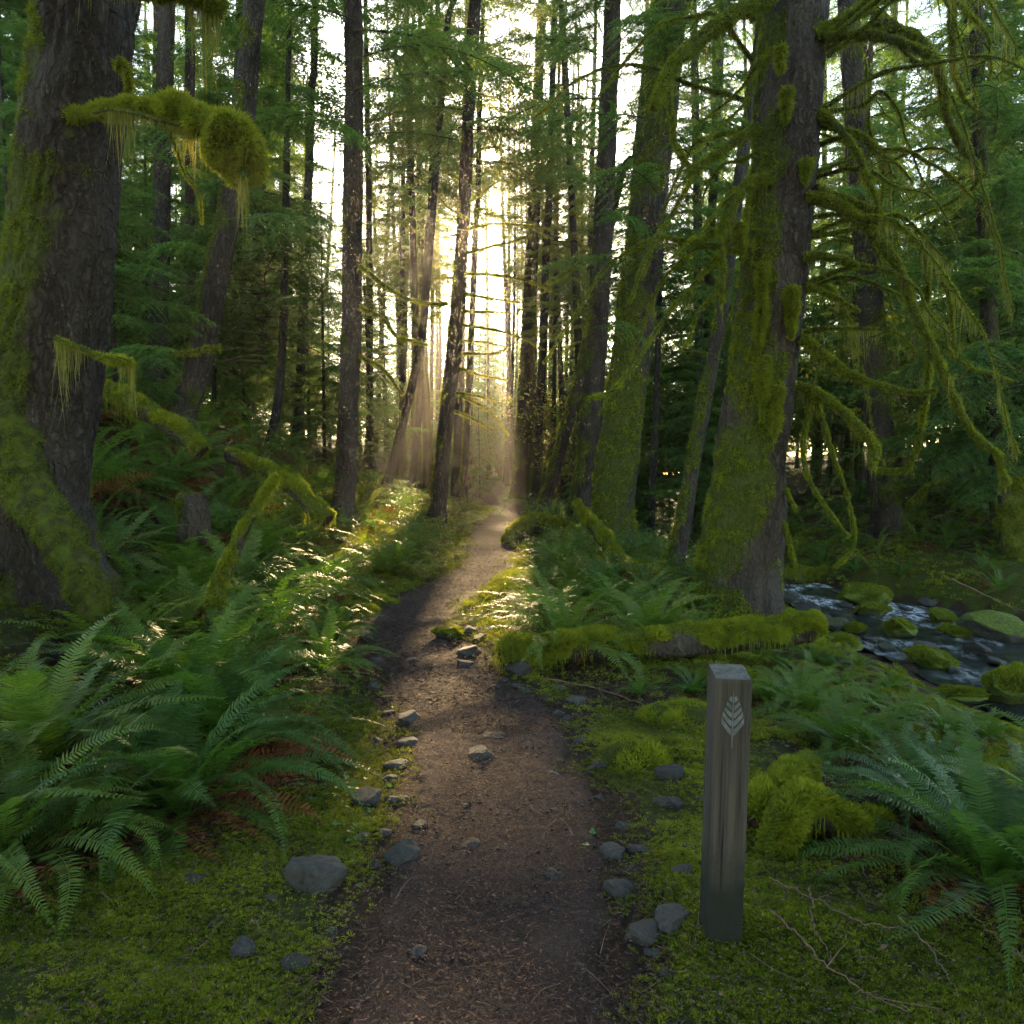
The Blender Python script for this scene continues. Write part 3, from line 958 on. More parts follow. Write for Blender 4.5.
t8 = tree('mossy_tree', 'mid-size curving trunk leaning over the fern bank behind the mossy logs', 'tree',
          [(180, 420), (190, 400), (203, 342), (232, 200), (244, 110), (255, 0)], 11.5, .185, 22, 40, .55, 'bark', moss_side(-.8, -.2, -.02, .8), 22000, .025, 'moss_deep', bk=.024, dvis=.06, zvis=8)
lm('the curving trunk on the bank', 190, 410)
t9 = tree('conifer', 'upright rough trunk just uphill of the curving trunk on the bank', 'tree',
          [(150, 405), (158, 342), (164, 120), (167, 0)], 14.0, .165, 24, 28, .3, 'bark', moss_side(-.8, 0, -.25, .6), 4000, .025, 'moss_deep', dvis=.10, zvis=9)
add_crown(t9, CR_high2, z=11, sc=.6)
lm('the upright rough trunk on the bank', 150, 395)
t10 = tree('conifer', 'narrow straight trunk showing between the rough and the curving trunk', 'tree',
           [(191, 400), (190, 300), (190, 60)], 17.0, .120, 24, 20, .3, 'bark_grey', moss_side(-.8, 0, -.3, .6), dvis=.14)
add_crown(t10, CR_low[0], z=9.0, sc=.6)
t11 = tree('conifer', 'dim trunk half hidden behind the huge buttressed trunk', 'tree', [(24, 400), (26, 300), (30, 0)], 14.5, .15, 24, 20, .3, 'bark_dark', moss_side(-.8, 0, -.2, .6), dvis=.14)
add_crown(t11, CR_low[1], z=3.5, sc=.9)
t12 = tree('spruce', 'slim young spruce with dark twiggy limbs on top of the bank', 'tree', [(275, 420), (279, 400), (283, 342), (287, 125)], 15.0, .088, 11, 20, .6, 'bark_dark', moss_side(-.6, .2, -.1, .6), 3000, .025, 'moss', bk=.012, dvis=.1)
add_crown(t12, crown(2.2, 10.5, 80, 2.3, BF, dead=34), z=0)
lm('the slim young spruce', 276, 415)
t13 = tree('conifer', 'hazy trunk leaning beyond the curving trunk on the bank', 'tree', [(244, 400), (250, 342), (258, 230)], 22.0, .19, 24, 16, .3, 'bark', moss_side(-.6, .2, -.1, .6))
add_crown(t13, CR_mid[0], z=3, sc=.9)
t14 = tree('conifer', 'dark narrow trunk uphill from the slender grey-brown trunk', 'tree', [(298, 425), (302, 345), (308, 200)], 20.0, .13, 22, 16, .3, 'bark_dark', moss_side(-.6, .2, -.1, .6))
add_crown(t14, CR_mid[1], z=6, sc=.9)
t15 = tree('conifer', 'stout brown trunk standing where the path disappears', 'tree', [(518, 500), (519, 490), (528, 340), (534, 200)], 29.0, .29, 26, 24, .35, 'bark', moss_side(-.8, 0, -.1, .8), 6000, .04, 'moss', bk=.03)
add_crown(t15, CR_warm[0], z=7.5, sc=1.0)
lm('the stout trunk at the path end', 518, 490)
t16 = tree('conifer', 'slim dark trunk next to the stout trunk at the path end', 'tree', [(533, 508), (536, 480), (543, 340), (548, 200)], 25.0, .15, 25, 18, .3, 'bark_dark', moss_side(-.8, 0, -.15, .8), bk=.015)
add_crown(t16, CR_warm[1], z=6.5, sc=.9)
t17 = tree('conifer', 'very thin trunk on the stream side of the slim dark one', 'tree', [(552, 500), (554, 400), (556, 280)], 31.0, .10, 24, 14, .3, 'bark', None, bk=.01)
add_crown(t17, CR_warm[0], z=5, sc=.8)
t18 = tree('mossy_tree', 'bright mossy trunk tilting strongly towards the tall brown trunk', 'tree', [(541, 516), (546, 500), (565, 430), (580, 380), (592, 320)], 20.5, .165, 17, 24, .5, 'bark', moss_side(-.9, .2, .18, .8), 16000, .035, 'moss', bk=.02, dvis=.1)
lm('the tilting mossy trunk', 545, 512)
t19 = tree('conifer', 'small trunk directly behind the trunk with stacked limbs', 'tree', [(464, 490), (467, 420), (473, 300)], 25.0, .115, 22, 16, .4, 'bark', moss_side(-.8, 0, 0, .8), 3000, .035, 'moss')
add_crown(t19, CR_warm[1], z=6.5, sc=.85)
t20 = tree('conifer', 'short-looking dark trunk behind the bend, uphill of the stacked limbs', 'tree', [(456, 480), (458, 430), (461, 300)], 30.0, .16, 22, 14, .3, 'bark_dark', None)
add_crown(t20, CR_mid[2], z=8, sc=.9)
t21 = tree('conifer', 'slim trunk seen between the thin leaning trunk and stacked limbs', 'tree', [(412, 478), (418, 430), (424, 300)], 27.0, .12, 22, 14, .3, 'bark_dark', None)
add_crown(t21, CR_mid[0], z=7, sc=.9)
t22 = tree('mossy_tree', 'bowed slim trunk leaning out between the two thick mossy trunks', 'tree', [(672, 580), (680, 540), (697, 440), (716, 345), (727, 280), (733, 230)], 12.0, .125, 13, 28, .4, 'bark', moss_side(-.8, -.2, .0, .8), 14000, .026, 'moss', bk=.016, dvis=.07)
lm('the bowed slim trunk', 680, 560)
t23 = tree('conifer', 'broad dark trunk across the stream behind the drooping branches', 'tree', [(890, 556), (880, 450), (873, 340), (862, 200), (852, 80), (848, 0)], 16.0, .27, 25, 48, .55, 'bark', moss_side(.8, -.3, -.05, .7), 30000, .03, 'moss_deep', bk=.03, dvis=.07, zvis=11)
add_crown(t23, CR_high2, z=14, sc=.7)
lm('the broad trunk across the stream', 888, 545)
t24 = tree('conifer', 'dark trunk across the stream half veiled by green boughs', 'tree', [(990, 522), (984, 450), (976, 300), (973, 0)], 17.5, .26, 25, 30, .45, 'bark_dark', moss_side(-.5, -.3, .0, .8), 12000, .03, 'moss_deep', bk=.028, dvis=.1)
add_crown(t24, CR_low[0], z=4.2, sc=1.0)
lm('the dark trunk veiled by boughs', 985, 510)
t25 = tree('conifer', 'thin dark trunk on the stream side of the leaning moss-sleeved trunk', 'tree', [(650, 535), (653, 480), (657, 380), (662, 200)], 20.0, .09, 20, 16, .3, 'bark_dark', None)
add_crown(t25, CR_low[1], z=5, sc=.7)
t26 = tree('conifer', 'mossy trunk across the stream behind the looping branches', 'tree', [(857, 505), (859, 450), (860, 300)], 25.0, .17, 22, 18, .4, 'bark', moss_side(-.6, 0, .1, .8), 5000, .035, 'moss')
add_crown(t26, CR_mid[1], z=3, sc=.9)
t27 = tree('conifer', 'hazy trunk between the broad and the veiled trunk across the stream', 'tree', [(902, 490), (900, 440), (897, 300)], 29.0, .17, 22, 16, .4, 'bark', None)
add_crown(t27, CR_mid[2], z=2.5, sc=.9)

# buttress root of the huge trunk
limb(t1, [(20, 395), (10, 430), (30, 490), (62, 535), (84, 572), (98, 612), (106, 650)], 5.6, .20, .10, dd=[.35, .1, 0, -.15, -.25, -.3, -.3], moss=.03, fz=9000, name='root', k=20, core='mossy_limb', fmat='moss_deep', tint=.4)
# its mossy bough with two cushions
limb(t1, [(60, 120), (92, 112), (118, 108), (137, 105), (160, 112), (180, 118), (198, 122), (214, 126), (230, 136), (242, 154), (247, 178)], 5.55, .030, .025, dd=[.25, .1, 0, -.05, -.1, -.1, -.15, -.2, -.2, -.2, -.2],
     moss=.026, fz=60000, bd=.15, bdn=1300, prof=([0, .2, .36, .42, .48, .54, .60, .66, .70, .74, .80, .86, .92, .97, 1], [.005, .018, .008, .045, .075, .055, .060, .028, .03, .095, .135, .120, .125, .08, .03]), k=18, tint=.75)
limb(t1, [(92, 113), (118, 110), (160, 122), (200, 136), (236, 158), (248, 178)], 5.45, .008, .03, dd=-.2, fz=300, bd=.30, bdn=1500, tint=.6, name='branch', k=6)
limb(t1, [(168, 125), (176, 152), (186, 178), (198, 190), (203, 205), (204, 222)], 5.4, .010, .005, fz=1800, moss=.014, name='branch', k=6)
limb(t1, [(55, 338), (75, 346), (99, 355), (118, 356), (134, 360)], 5.5, .020, .024, fz=8000, moss=.02, bd=.40, bdn=1500, tint=.8, name='branch')
limb(t1, [(118, 62), (126, 68), (130, 80), (131, 95)], 5.7, .045, .015, fz=9000, moss=.025, bd=.22, bdn=800, name='branch')
limb(t1, [(80, -30), (140, -12), (175, -8), (205, 0), (215, 6)], 5.6, .05, .06, fz=9000, moss=.03, bd=.28, bdn=1500, name='branch', tint=.35)
limb(t8, [(155, 350), (185, 354), (205, 349), (220, 347)], 11.0, .02, .03, fz=5000, moss=.03, bd=.25, bdn=600, tint=.6)

# drooping branches of the massive trunk: traced at 8-10 m, real thickness
BR2 = [
 ([(772, -2), (729, 17), (698, 41), (677, 62), (664, 84), (653, 108)], -.5, .055, .060, 3800, .20),
 ([(668, 84), (672, 120), (674, 140), (682, 155), (690, 168), (688, 185), (672, 212), (655, 242), (641, 273), (630, 300)], -.9, .022, .012, 1800, .06),
 ([(756, 126), (729, 145), (705, 160), (690, 171)], -.4, .040, .032, 4200, .12),
 ([(770, 180), (752, 182), (736, 196), (725, 221), (720, 242), (722, 277), (724, 300)], -.6, .046, .020, 6000, .28),
 ([(722, 228), (706, 236), (696, 243)], -.5, .026, .020, 4000, .12),
 ([(812, 35), (835, 24), (858, 10), (890, -4)], .3, .045, .05, 4000, .15),
 ([(824, 38), (846, 36), (866, 36), (890, 40), (910, 46), (928, 54)], -.3, .035, .038, 4000, .18),
 ([(872, 18), (900, 30), (922, 42), (938, 70), (946, 111), (957, 138), (968, 155), (978, 168), (976, 187), (950, 202), (918, 219)], .5, .050, .014, 3200, .10),
 ([(953, -4), (952, 40), (954, 72), (963, 95), (980, 111)], .6, .034, .014, 3000, .08),
 ([(958, 3), (975, 20), (988, 35), (991, 58), (989, 80)], .8, .014, .008, 1500, 0),
 ([(818, 113), (833, 124), (848, 140), (862, 160), (873, 185), (880, 210)], -.4, .036, .020, 4200, .10),
 ([(815, 188), (838, 196), (864, 207), (888, 219), (909, 233), (923, 248), (929, 262), (928, 290), (927, 318), (931, 336)], .4, .030, .022, 3400, .10),
 ([(806, 196), (824, 200), (843, 207), (862, 222), (878, 238), (890, 254), (899, 270), (912, 304), (928, 338), (944, 375), (960, 408), (980, 438), (1000, 458), (1008, 482)], -.9, .044, .030, 5000, .14),
 ([(805, 257), (824, 256), (842, 257), (858, 264)], -.4, .034, .026, 5000, .22),
 ([(806, 285), (826, 293), (842, 301), (858, 312)], -.2, .022, .012, 3000, .10),
 ([(800, 338), (818, 350), (836, 364), (852, 373), (872, 382), (905, 391), (934, 390)], -.5, .042, .018, 5000, .18),
 ([(797, 386), (812, 390), (826, 400), (840, 410), (852, 422), (868, 438), (876, 450), (872, 465)], -.7, .034, .045, 5500, .24),
 ([(872, 470), (890, 471), (905, 469), (914, 455), (920, 436), (925, 405), (927, 372), (928, 345)], -.4, .018, .020, 3000, .06),
 ([(812, 400), (806, 425), (803, 444), (806, 468), (815, 490), (830, 512), (850, 536)], -.6, .022, .012, 2600, .06),
 ([(814, 398), (822, 420), (830, 446), (838, 468), (846, 488), (852, 510), (855, 530), (852, 548), (836, 566)], -.4, .018, .008, 2200, .05),
 ([(786, 488), (792, 500), (800, 512)], -.3, .014, .006, 2000, .05),
 ([(782, 522), (788, 540), (794, 560), (796, 572)], -.4, .022, .012, 3500, .14),
 ([(880, 205), (885, 180), (878, 150), (868, 118), (866, 60)], .8, .014, .010, 1500, .05),
 ([(878, 208), (884, 222), (880, 245), (888, 262), (890, 270)], .8, .012, .006, 1500, .04),
 ([(933, 340), (945, 326), (950, 350), (968, 366), (990, 372), (1010, 380)], .3, .014, .008, 2000, .05),
 ([(935, 270), (947, 290), (952, 320), (955, 350)], .3, .020, .012, 2500, .06),
 ([(736, 187), (722, 206), (705, 227), (677, 256)], -.8, .012, .005, 1000, .03),
 ([(750, 98), (730, 118), (708, 138), (688, 158)], -1., .012, .005, 800, .03),
 ([(760, 60), (740, 90), (716, 110), (692, 128)], .6, .014, .005, 800, .05),
 ([(720, 256), (704, 272), (690, 288), (670, 311), (646, 345), (629, 374), (607, 394), (590, 398)], -1.2, .018, .008, 1800, .06),
 ([(718, 290), (700, 312), (690, 338), (682, 352)], -.5, .014, .006, 1500, .04),
 ([(760, 150), (740, 160), (722, 164), (708, 186), (704, 204)], .5, .014, .006, 1500, .06),
]
for pts, dd, r0, r1, fz, bd in BR2:
    limb(t2, pts, 8.75 if pts[0][0] < 800 or pts[0][1] > 0 else 9, r0 * 1.45, r1 * .95, dd=dd, moss=.028, fz=fz * 2.4, bd=bd * 1.25, bdn=420 if bd > .1 else 200, tint=.5, twigs=3.2)
for i in range(26):      # thinner limbs that arch out and hang
    sgn = 1 if i % 4 else -1
    z = rng.uniform(2.4, 6.6)
    xa = 2.55 + .075 * z
    st = np.array([xa + sgn * .36, 9 + rng.uniform(-.25, .25), z])
    L_, az, dr = rng.uniform(.9, 2.5), rng.normal(0, .6), rng.uniform(.5, 1.5)
    q = np.linspace(0, 1, 6)[:, None]
    W_ = st + np.array([sgn * math.cos(az), math.sin(az) - .2, .35]) * L_ * q ** .8 - np.array([0, 0, 1.]) * dr * L_ * q ** 2.2 + np.cumsum(rng.normal(0, .06, (6, 3)), 0) * (q > 0)
    limb_w(t2, W_, rng.uniform(.016, .034), .006, .026, 3000, rng.uniform(.1, .3), 420, tint=.5, k=7, twigs=4)
for i in range(12):
    sgn = 1 if i % 2 else -1
    z = rng.uniform(2., 8.5)
    st = np.array([7.35 - .06 * z + sgn * .26, 16, z])
    L_, az, dr = rng.uniform(1., 2.6), rng.normal(0, .6), rng.uniform(.3, 1.)
    q = np.linspace(0, 1, 6)[:, None]
    W_ = st + np.array([sgn * math.cos(az), math.sin(az) - .3, .3]) * L_ * q ** .8 - np.array([0, 0, 1.]) * dr * L_ * q ** 2.2 + np.cumsum(rng.normal(0, .07, (6, 3)), 0) * (q > 0)
    limb_w(t23, W_, .035, .010, .03, 2200, .25, 300, tint=.5, k=6, twigs=2)
# cushions of moss hanging on the trunk itself
for x, y, w_, h_ in ((787, 95, .05, .20), (781, 52, .04, .12), (763, 275, .055, .30), (762, 318, .05, .28), (792, 300, .06, .30), (764, 372, .075, .36), (777, 398, .05, .28), (740, 232, .04, .2), (806, 165, .06, .15)):
    d_ = 8.58
    limb(t2, [(x + 1, y - h_ * 45), (x, y), (x - 1, y + h_ * 60), (x - 1, y + h_ * 130)], d_, .01, .008, fz=14000, moss=.030, bd=.16, bdn=500,
         prof=([0, .12, .3, .6, 1], [w_ * .3, w_ * .85, w_ * .8, w_ * .45, 0]), k=12, name='moss_cushion', tint=.6)

# stacked limbs of the bend trunk
def c2(x, y): return (330 + x * .3418, y * .3418)
def c5(x, y): return (330 + x * .3418, 340 + y * .3418)
for q, dd in (([c2(408, 470), c2(440, 440), c2(500, 430)], .5), ([c2(405, 590), c2(450, 560), c2(500, 525)], 1), ([c2(400, 670), c2(460, 655), c2(540, 655), c2(640, 672)], -1), ([c2(400, 740), c2(500, 715), c2(590, 690)], .8),
              ([c2(395, 800), c2(500, 805), c2(600, 830), c2(650, 850)], -1.2), ([c2(395, 815), c2(340, 812), c2(300, 812)], .6), ([c2(395, 860), c2(480, 875), c2(600, 890)], 1.), ([c2(390, 910), c2(460, 912), c2(530, 916)], -.6),
              ([c2(388, 950), c2(480, 965), c2(560, 990), c2(625, 1024)], -.8), ([c5(380, 5), c5(430, 5), c5(520, 20)], .8), ([c5(378, 40), c5(470, 40), c5(520, 22)], -.5), ([c5(375, 82), c5(450, 105), c5(515, 118)], .6),
              ([c5(370, 155), c5(440, 165), c5(490, 178)], -.8), ([c5(370, 158), c5(440, 190), c5(480, 220), c5(520, 280)], .6), ([c5(365, 208), c5(430, 235), c5(480, 268)], -.5), ([c2(410, 545), c2(370, 520), c2(330, 505)], .6), ([c2(402, 640), c2(350, 610), c2(300, 560)], -.6)):
    limb(t6, q, 16.4, .032, .010, dd=dd, moss=.03, fz=2600, bd=.14, bdn=260, tint=.9, k=6, fmat='moss', twigs=3)
for q in ([(360, 266), (391, 290), (419, 302), (446, 301)], [(360, 307), (385, 321), (398, 336), (426, 346)], [(360, 356), (385, 371), (403, 394)]):
    limb(t5, q, 12.9, .035, .022, dd=-.6, moss=.03, fz=3500, bd=.18, bdn=260, tint=.75)
for q, dd in (([(590, 258), (575, 266), (560, 277), (548, 282)], -1.),):
    limb(t4, q, 18.8, .06, .04, dd=dd, moss=.04, fz=3500, bd=.35, bdn=300, tint=.8)

# ------------------------------------------------------------------ fallen logs, stumps, snags
def mossy_log(name, label, cat, pts, r0, r1, cover=.75, fz=9000, fl=.026, bd=.0, k=40, world_pts=None, group=None, fmat='carpet', sub=True, tint=None, bk=.02):
    W = np.asarray(world_pts, float)
    c = W.mean(0)
    t = thing(name, label, cat, c, group)
    ln = np.linalg.norm(np.diff(W, axis=0), axis=1).sum()
    n = max(14, int(ln / .05))
    path = catmull(W - c, n)
    s = np.linspace(0, 1, n)
    rad = r0 + (r1 - r0) * s
    rad = np.concatenate([[rad[0] * .55, rad[0] * .93], rad[2:-1], [rad[-1] * .9]])
    so = rng.uniform(0, 60)
    def disp(p, th, rr):
        q = np.stack([p[:, None, 0] * 3 + np.cos(th)[None] * .7 + so, p[:, None, 1] * 3 + np.sin(th)[None] * .7, np.broadcast_to(p[:, 2:3] * 3, rr.shape)], -1)
        return rr * (.30 * perlin(q) + .16 * perlin(q * 2.7)) + bk * -np.abs(perlin(q * np.array([1, 1, 1]) * 5)) 
    V, Nn, Q = tube(path, rad, k, disp)
    up = Nn[..., 2]
    mv = np.clip(cover + .80 * up + .8 * perlin(V * 2.5 + so) + .4 * perlin(V * 7), 0, 1)
    mb = MB()
    mb.add(V, Q, None, .5, mv)
    for e, sgn in ((0, -1), (-1, 1)):
        ce = V[e].mean(0)
        jag = V[e] * .97 + ce * .03
        ring = np.concatenate([jag, [ce + (V[e] - V[e - 1 if e else 1]).mean(0) * -.2 * 0]])
        mb.add(ring, None, [((i, (i + 1) % k, k) if sgn < 0 else ((i + 1) % k, i, k)) for i in range(k)], .5, 0, 1)
    lo = mb.build('wood', [M['log'], M['rotten']], t)
    f = MB()
    grow_fuzz(f, V, Nn, mv, int(fz * ln), fl, 99, .5, .3, .15, tint)
    if bd > 0:
        und = np.nonzero((Nn[..., 2].ravel() < .1) & (mv.ravel() > .3))[0]
        if len(und): beard(f, V.reshape(-1, 3)[rng.choice(und, int(700 * ln))] + rng.normal(0, .03, (int(700 * ln), 3)) * [1, 1, .3], bd, .004, .4)
    f.build('moss', M[fmat], lo)
    return t
M['log'] = bark_mat('log_bark', (.014, .010, .007), (.075, .050, .030), (.055, .070, .010), (.115, .125, .016))

def on(px, py, dz=0., d=None):
    g = G(px, py) if d is None else None
    if d is not None:
        x = (px - 512) / FPX * d / 1.0
        x = P(px, py, d)[0]
        g = np.array([x, d, float(H(x, d))])
    return g + np.array([0, 0, dz])

a, b = on(500, 672), None
d_l = a[1]
print('log depth', d_l)
W = [P(500, 655, d_l), P(560, 648, d_l + .1), P(640, 643, d_l + .2), P(720, 637, d_l + .35), P(780, 631, d_l + .5), P(814, 628, d_l + .6)]
mossy_log('fallen_log', 'thick fallen log coated in moss lying from the path edge to the stream bank', 'log', None, .115, .135, .52, 34000, .022, .09, 64, W)
lm('the thick fallen log', 600, 650)
lm('the stream end of the fallen log', 790, 640)
W = [P(780, 580, 14.4), P(830, 577, 14.8), P(880, 573, 15.2), P(915, 570, 15.6)]
mossy_log('fallen_log', 'mossy log lying along the far stream edge under the broad trunk', 'log', None, .20, .20, .5, 9000, .03, .22, 40, W, fmat='moss')
W = [P(100, 390, 9.2), P(125, 400, 9.2), P(155, 416, 9.2), P(180, 432, 9.1), P(202, 452, 9.0)]
mossy_log('fallen_log', 'mossy log sloping down the bank beside the huge trunk', 'log', None, .13, .10, .6, 12000, .026, .1, 36, W, fmat='moss')
lm('the mossy log high on the bank', 150, 410)
W = [P(225, 454, 9.4), P(250, 463, 9.4), P(275, 474, 9.3), P(300, 494, 9.2), P(328, 520, 9.0)]
mossy_log('fallen_log', 'mossy log slanting down towards the slender grey-brown trunk', 'log', None, .085, .10, .5, 12000, .026, .1, 32, W, fmat='moss')
lm('the mossy log above the ferns', 275, 470)
W = [P(196, 545, 7.6), P(195, 525, 7.6), P(193, 508, 7.6), P(192, 494, 7.6)]
mossy_log('rotten_stump', 'small rotten brown stump half hidden among the bank ferns', 'stump', None, .17, .12, .35, 12000, .026, .14, 32, W, fmat='moss_deep')
lm('the small rotten stump', 195, 510)
g0 = on(214, 606, 0, 5.7)
W = [g0 - [0, 0, .1], P(216, 596, 5.7), P(230, 560, 5.75), P(246, 525, 5.8), P(262, 498, 5.9), P(276, 477, 6.0)]
mossy_log('mossy_snag', 'pointed mossy snag leaning out of the ferns', 'snag', None, .075, .022, .85, 15000, .018, .05, 26, W, fmat='moss', tint=.55)
lm('the pointed leaning snag', 240, 550)
W = [P(576, 500, 11.2), P(583, 512, 11.2), P(592, 524, 11.1), P(604, 540, 11.0), P(618, 556, 10.9), P(634, 576, 10.8)]
mossy_log('mossy_stump', 'pointed mossy stump with splayed roots at the foot of the sleeved trunk', 'stump', None, .05, .15, .8, 16000, .026, .1, 30, W, fmat='moss', tint=.6)
lm('the pointed mossy stump', 600, 545)
W = [on(508, 552, -.02, 14.2), P(520, 530, 14.6), P(540, 524, 15), P(565, 530, 15.2), P(582, 548, 15.)]
mossy_log('root_mound', 'dark mossy mound of old roots by the path bend', 'root mound', None, .16, .22, .45, 12000, .03, .15, 36, W, fmat='moss')
lm('the dark mossy root mound', 540, 535)
# crooked mossy log end behind the post, arching over a hollow
zt = 3.05
W = [P(770, 880, zt), P(777, 845, zt), P(786, 812, zt + .05), P(808, 806, zt + .1), P(840, 820, zt + .15), P(872, 832, zt + .25), P(905, 845, zt + .35)]
mossy_log('mossy_log_end', 'crooked log end smothered in yellow moss just past the marker post', 'log', None, .060, .085, .95, 42000, .024, .09, 40, W, tint=.6)
W = [P(752, 820, 3.2), P(770, 795, 3.3), P(788, 775, 3.45), P(806, 766, 3.6)]
mossy_log('mossy_root', 'low hump of yellow moss over a root right behind the marker post', 'root', None, .07, .07, .95, 32000, .024, .05, 30, W, tint=.6)
lm('the crooked mossy log end', 830, 810)
W = [P(690, 480, 17), P(705, 462, 17.2), P(716, 448, 17.4)]
W = [P(908, 508, 17.), P(925, 490, 17.1), P(945, 472, 17.2), P(960, 462, 17.2)]
mossy_log('leaning_snag', 'bright mossy snag leaning between the broad and the veiled trunk across the stream', 'snag', None, .08, .05, .8, 8000, .03, .1, 20, W, fmat='moss', tint=.7)
W = [P(1020, 560, 13.), P(1018, 530, 13.), P(1016, 500, 13.), P(1018, 478, 13.)]
mossy_log('mossy_stump', 'tall broken stump sleeved in moss at the far bank, cut by the frame edge', 'stump', None, .34, .20, .7, 14000, .03, .2, 40, W, fmat='moss')

# mossy hummocks on the flat ground
def hummock(px, py, w, h, label, d=None):
    g = on(px, py, 0, d)
    W_ = w / FPX * g[1]
    t = thing('moss_hummock', label, 'moss hummock', g)
    n, k = 22, 44
    u = np.linspace(0, 1, n)[:, None]
    th = (np.arange(k) / k * 2 * math.pi)[None]
    rr = W_ / 2 * np.sin(u * math.pi / 2) * (1 + .12 * np.cos(th * 3 + px) + .1 * np.cos(th * 2))
    X, Y = rr * np.cos(th), rr * .8 * np.sin(th)
    Zb = H(X + g[0], Y + g[1]) - g[2]
    Z = Zb + h * (np.cos(u * math.pi / 2) ** 1.1) * (1 + .3 * n2(X, Y, 9, px)) - .02 * u
    V = np.stack([X, Y, Z], -1)
    i, j = np.meshgrid(np.arange(n - 1), np.arange(k), indexing='ij')
    Q = np.stack([i * k + j, i * k + (j + 1) % k, (i + 1) * k + (j + 1) % k, (i + 1) * k + j], -1).reshape(-1, 4)
    Nn = unit(V - np.array([0, 0, -h * 1.2]))
    mb = MB()
    mb.add(V, Q, None, .5, .9)
    o = mb.build('cushion', M['ground'], t)
    f = MB()
    ar = W_ * W_ * .7
    grow_fuzz(f, V, Nn, np.clip(.7 + .5 * perlin(V * 6), 0, 1), int(40000 * ar + 2500), .024, 99, .4, .28, .05, .6)
    f.build('moss', M['carpet'], o)
    return t
hummock(633, 762, 70, .12, 'rounded yellow moss hummock between the stones on the stream side of the path')
hummock(690, 722, 95, .12, 'broad low moss hummock in front of the thick fallen log')
hummock(372, 602, 46, .07, 'small moss hummock at the path edge below the slender trunk')
hummock(347, 612, 60, .10, 'flat mossy hummock between the ferns and the path')

# ------------------------------------------------------------------ stones
def rock_mesh(seed, moss, flat=.7, sub=4, cuts=8):
    rs = np.random.default_rng(seed)
    bm_ = __import__('bmesh').new()
    __import__('bmesh').ops.create_icosphere(bm_, subdivisions=sub, radius=1)
    V = np.array([v.co[:] for v in bm_.verts])
    T = np.array([[v.index for v in f.verts] for f in bm_.faces])
    bm_.free()
    V = V * (1 + .28 * perlin(V * .9 + seed * 3.3) [:, None])
    for _ in range(cuts):
        nrm = unit(rs.normal(0, 1, 3) * np.array([1, 1, .7]))
        lim = rs.uniform(.50, .86)
        dd = V @ nrm
        V = V - np.where(dd > lim, (dd - lim) * .88, 0)[:, None] * nrm
    V = V * (1 + .12 * perlin(V * 2.2 + seed)[:, None] + .03 * perlin(V * 7 + seed)[:, None])
    V = V * np.array([1, rs.uniform(.75, 1.), flat * rs.uniform(.85, 1.1)])
    mb = MB()
    mb.add(V, None, T, .5, moss)
    return mb, V, T

ROCKS = []
RC = {}
def stone(px, py, w, h=None, moss=.12, look='grey stone', label=None, d=None, sink=.35, seed=None, name='stone', fuzzn=0, group='stones beside and on the path', z=None):
    g = on(px, py, 0, d)
    if group == 'stones in the stream':      # these sit on the bed with their waist at the water line
        v = P(px, py, 1.) - np.array([0, 0, CAMZ])
        dd = g[1]
        for _ in range(6): dd = (float(zwater(dd)) - CAMZ) / v[2]
        g = np.array([v[0] * dd, dd, float(zwater(dd))])
    W_ = w / FPX * g[1] / 2
    flat = .62 if h is None else h / w
    key = (int(rng.integers(6)) if seed is None else seed, round(moss, 1), w > 24)
    if key not in RC:
        mb, V, T = rock_mesh(key[0] + 40 * (key[1] > .3), key[1], .72, 5 if w > 24 else 4)
        RC[key] = (mb.mesh('stone', M['rock']), V)
    me, V = RC[key]
    o = link(name, me)
    sz = W_ * flat * 1.35
    zz = g[2] if z is None else z
    o.location = (g[0], g[1] + W_ * .3, zz + sz * .72 * (1 - 2 * sink) - .01)
    o.scale = (W_ * 1.15, W_ * 1.1, sz)
    o.rotation_euler = (rng.normal(0, .12), rng.normal(0, .12), rng.uniform(0, 6.28))
    tag(o, label, 'boulder' if name == 'boulder' else 'stone', group)
    if fuzzn:
        f = MB()
        nz = unit(V)
        sel = np.nonzero(nz[:, 2] > .05)[0]
        c = rng.choice(sel, fuzzn)
        p = V[c] + rng.normal(0, .03, (fuzzn, 3))
        keep = perlin(p * 2.2 + px) > -.28
        fuzz(f, p[keep], nz[c][keep], .034 / max(W_, .1) * .9, .3, .1, .6)
        m = f.build('moss', M['moss'], o)
    if label is None: ROCKS.append((o, look, px, py))
    return o

stone(311, 890, 58, 50, .0, label='large dark angular boulder at the uphill edge of the path', seed=1, sink=.28, name='boulder')
lm('the large dark angular boulder', 311, 880)
stone(404, 862, 40, 32, .0, label='rounded pale grey stone half bedded at the uphill path edge', seed=2)
stone(243, 955, 28, 34, .0, label='upright dark oval stone in the moss below the ferns', seed=3)
stone(478, 760, 28, 22, .0, label='lone blocky stone sticking up in the middle of the path', seed=4)
lm('the lone blocky stone on the path', 478, 755)
stone(519, 676, 36, 26, .0, label='pale rounded boulder against the path end of the fallen log', seed=5, name='boulder')
stone(453, 638, 38, 20, .55, label='flat mossy boulder where the path narrows', seed=0, name='boulder', fuzzn=2500)
lm('the flat mossy boulder', 453, 632)
stone(617, 893, 34, 26, .0, label='grey-topped dark stone nearest the post at the path edge', seed=2)
stone(641, 938, 42, 28, .0, label='dark wet stone leaning on a tan stone beside the post', seed=4)
stone(673, 926, 42, 28, .0, label='tan rounded stone touching the dark wet stone beside the post', seed=3)
stone(671, 780, 28, 26, .0, label='dark pointed stone beside the yellow moss hummock', seed=1)
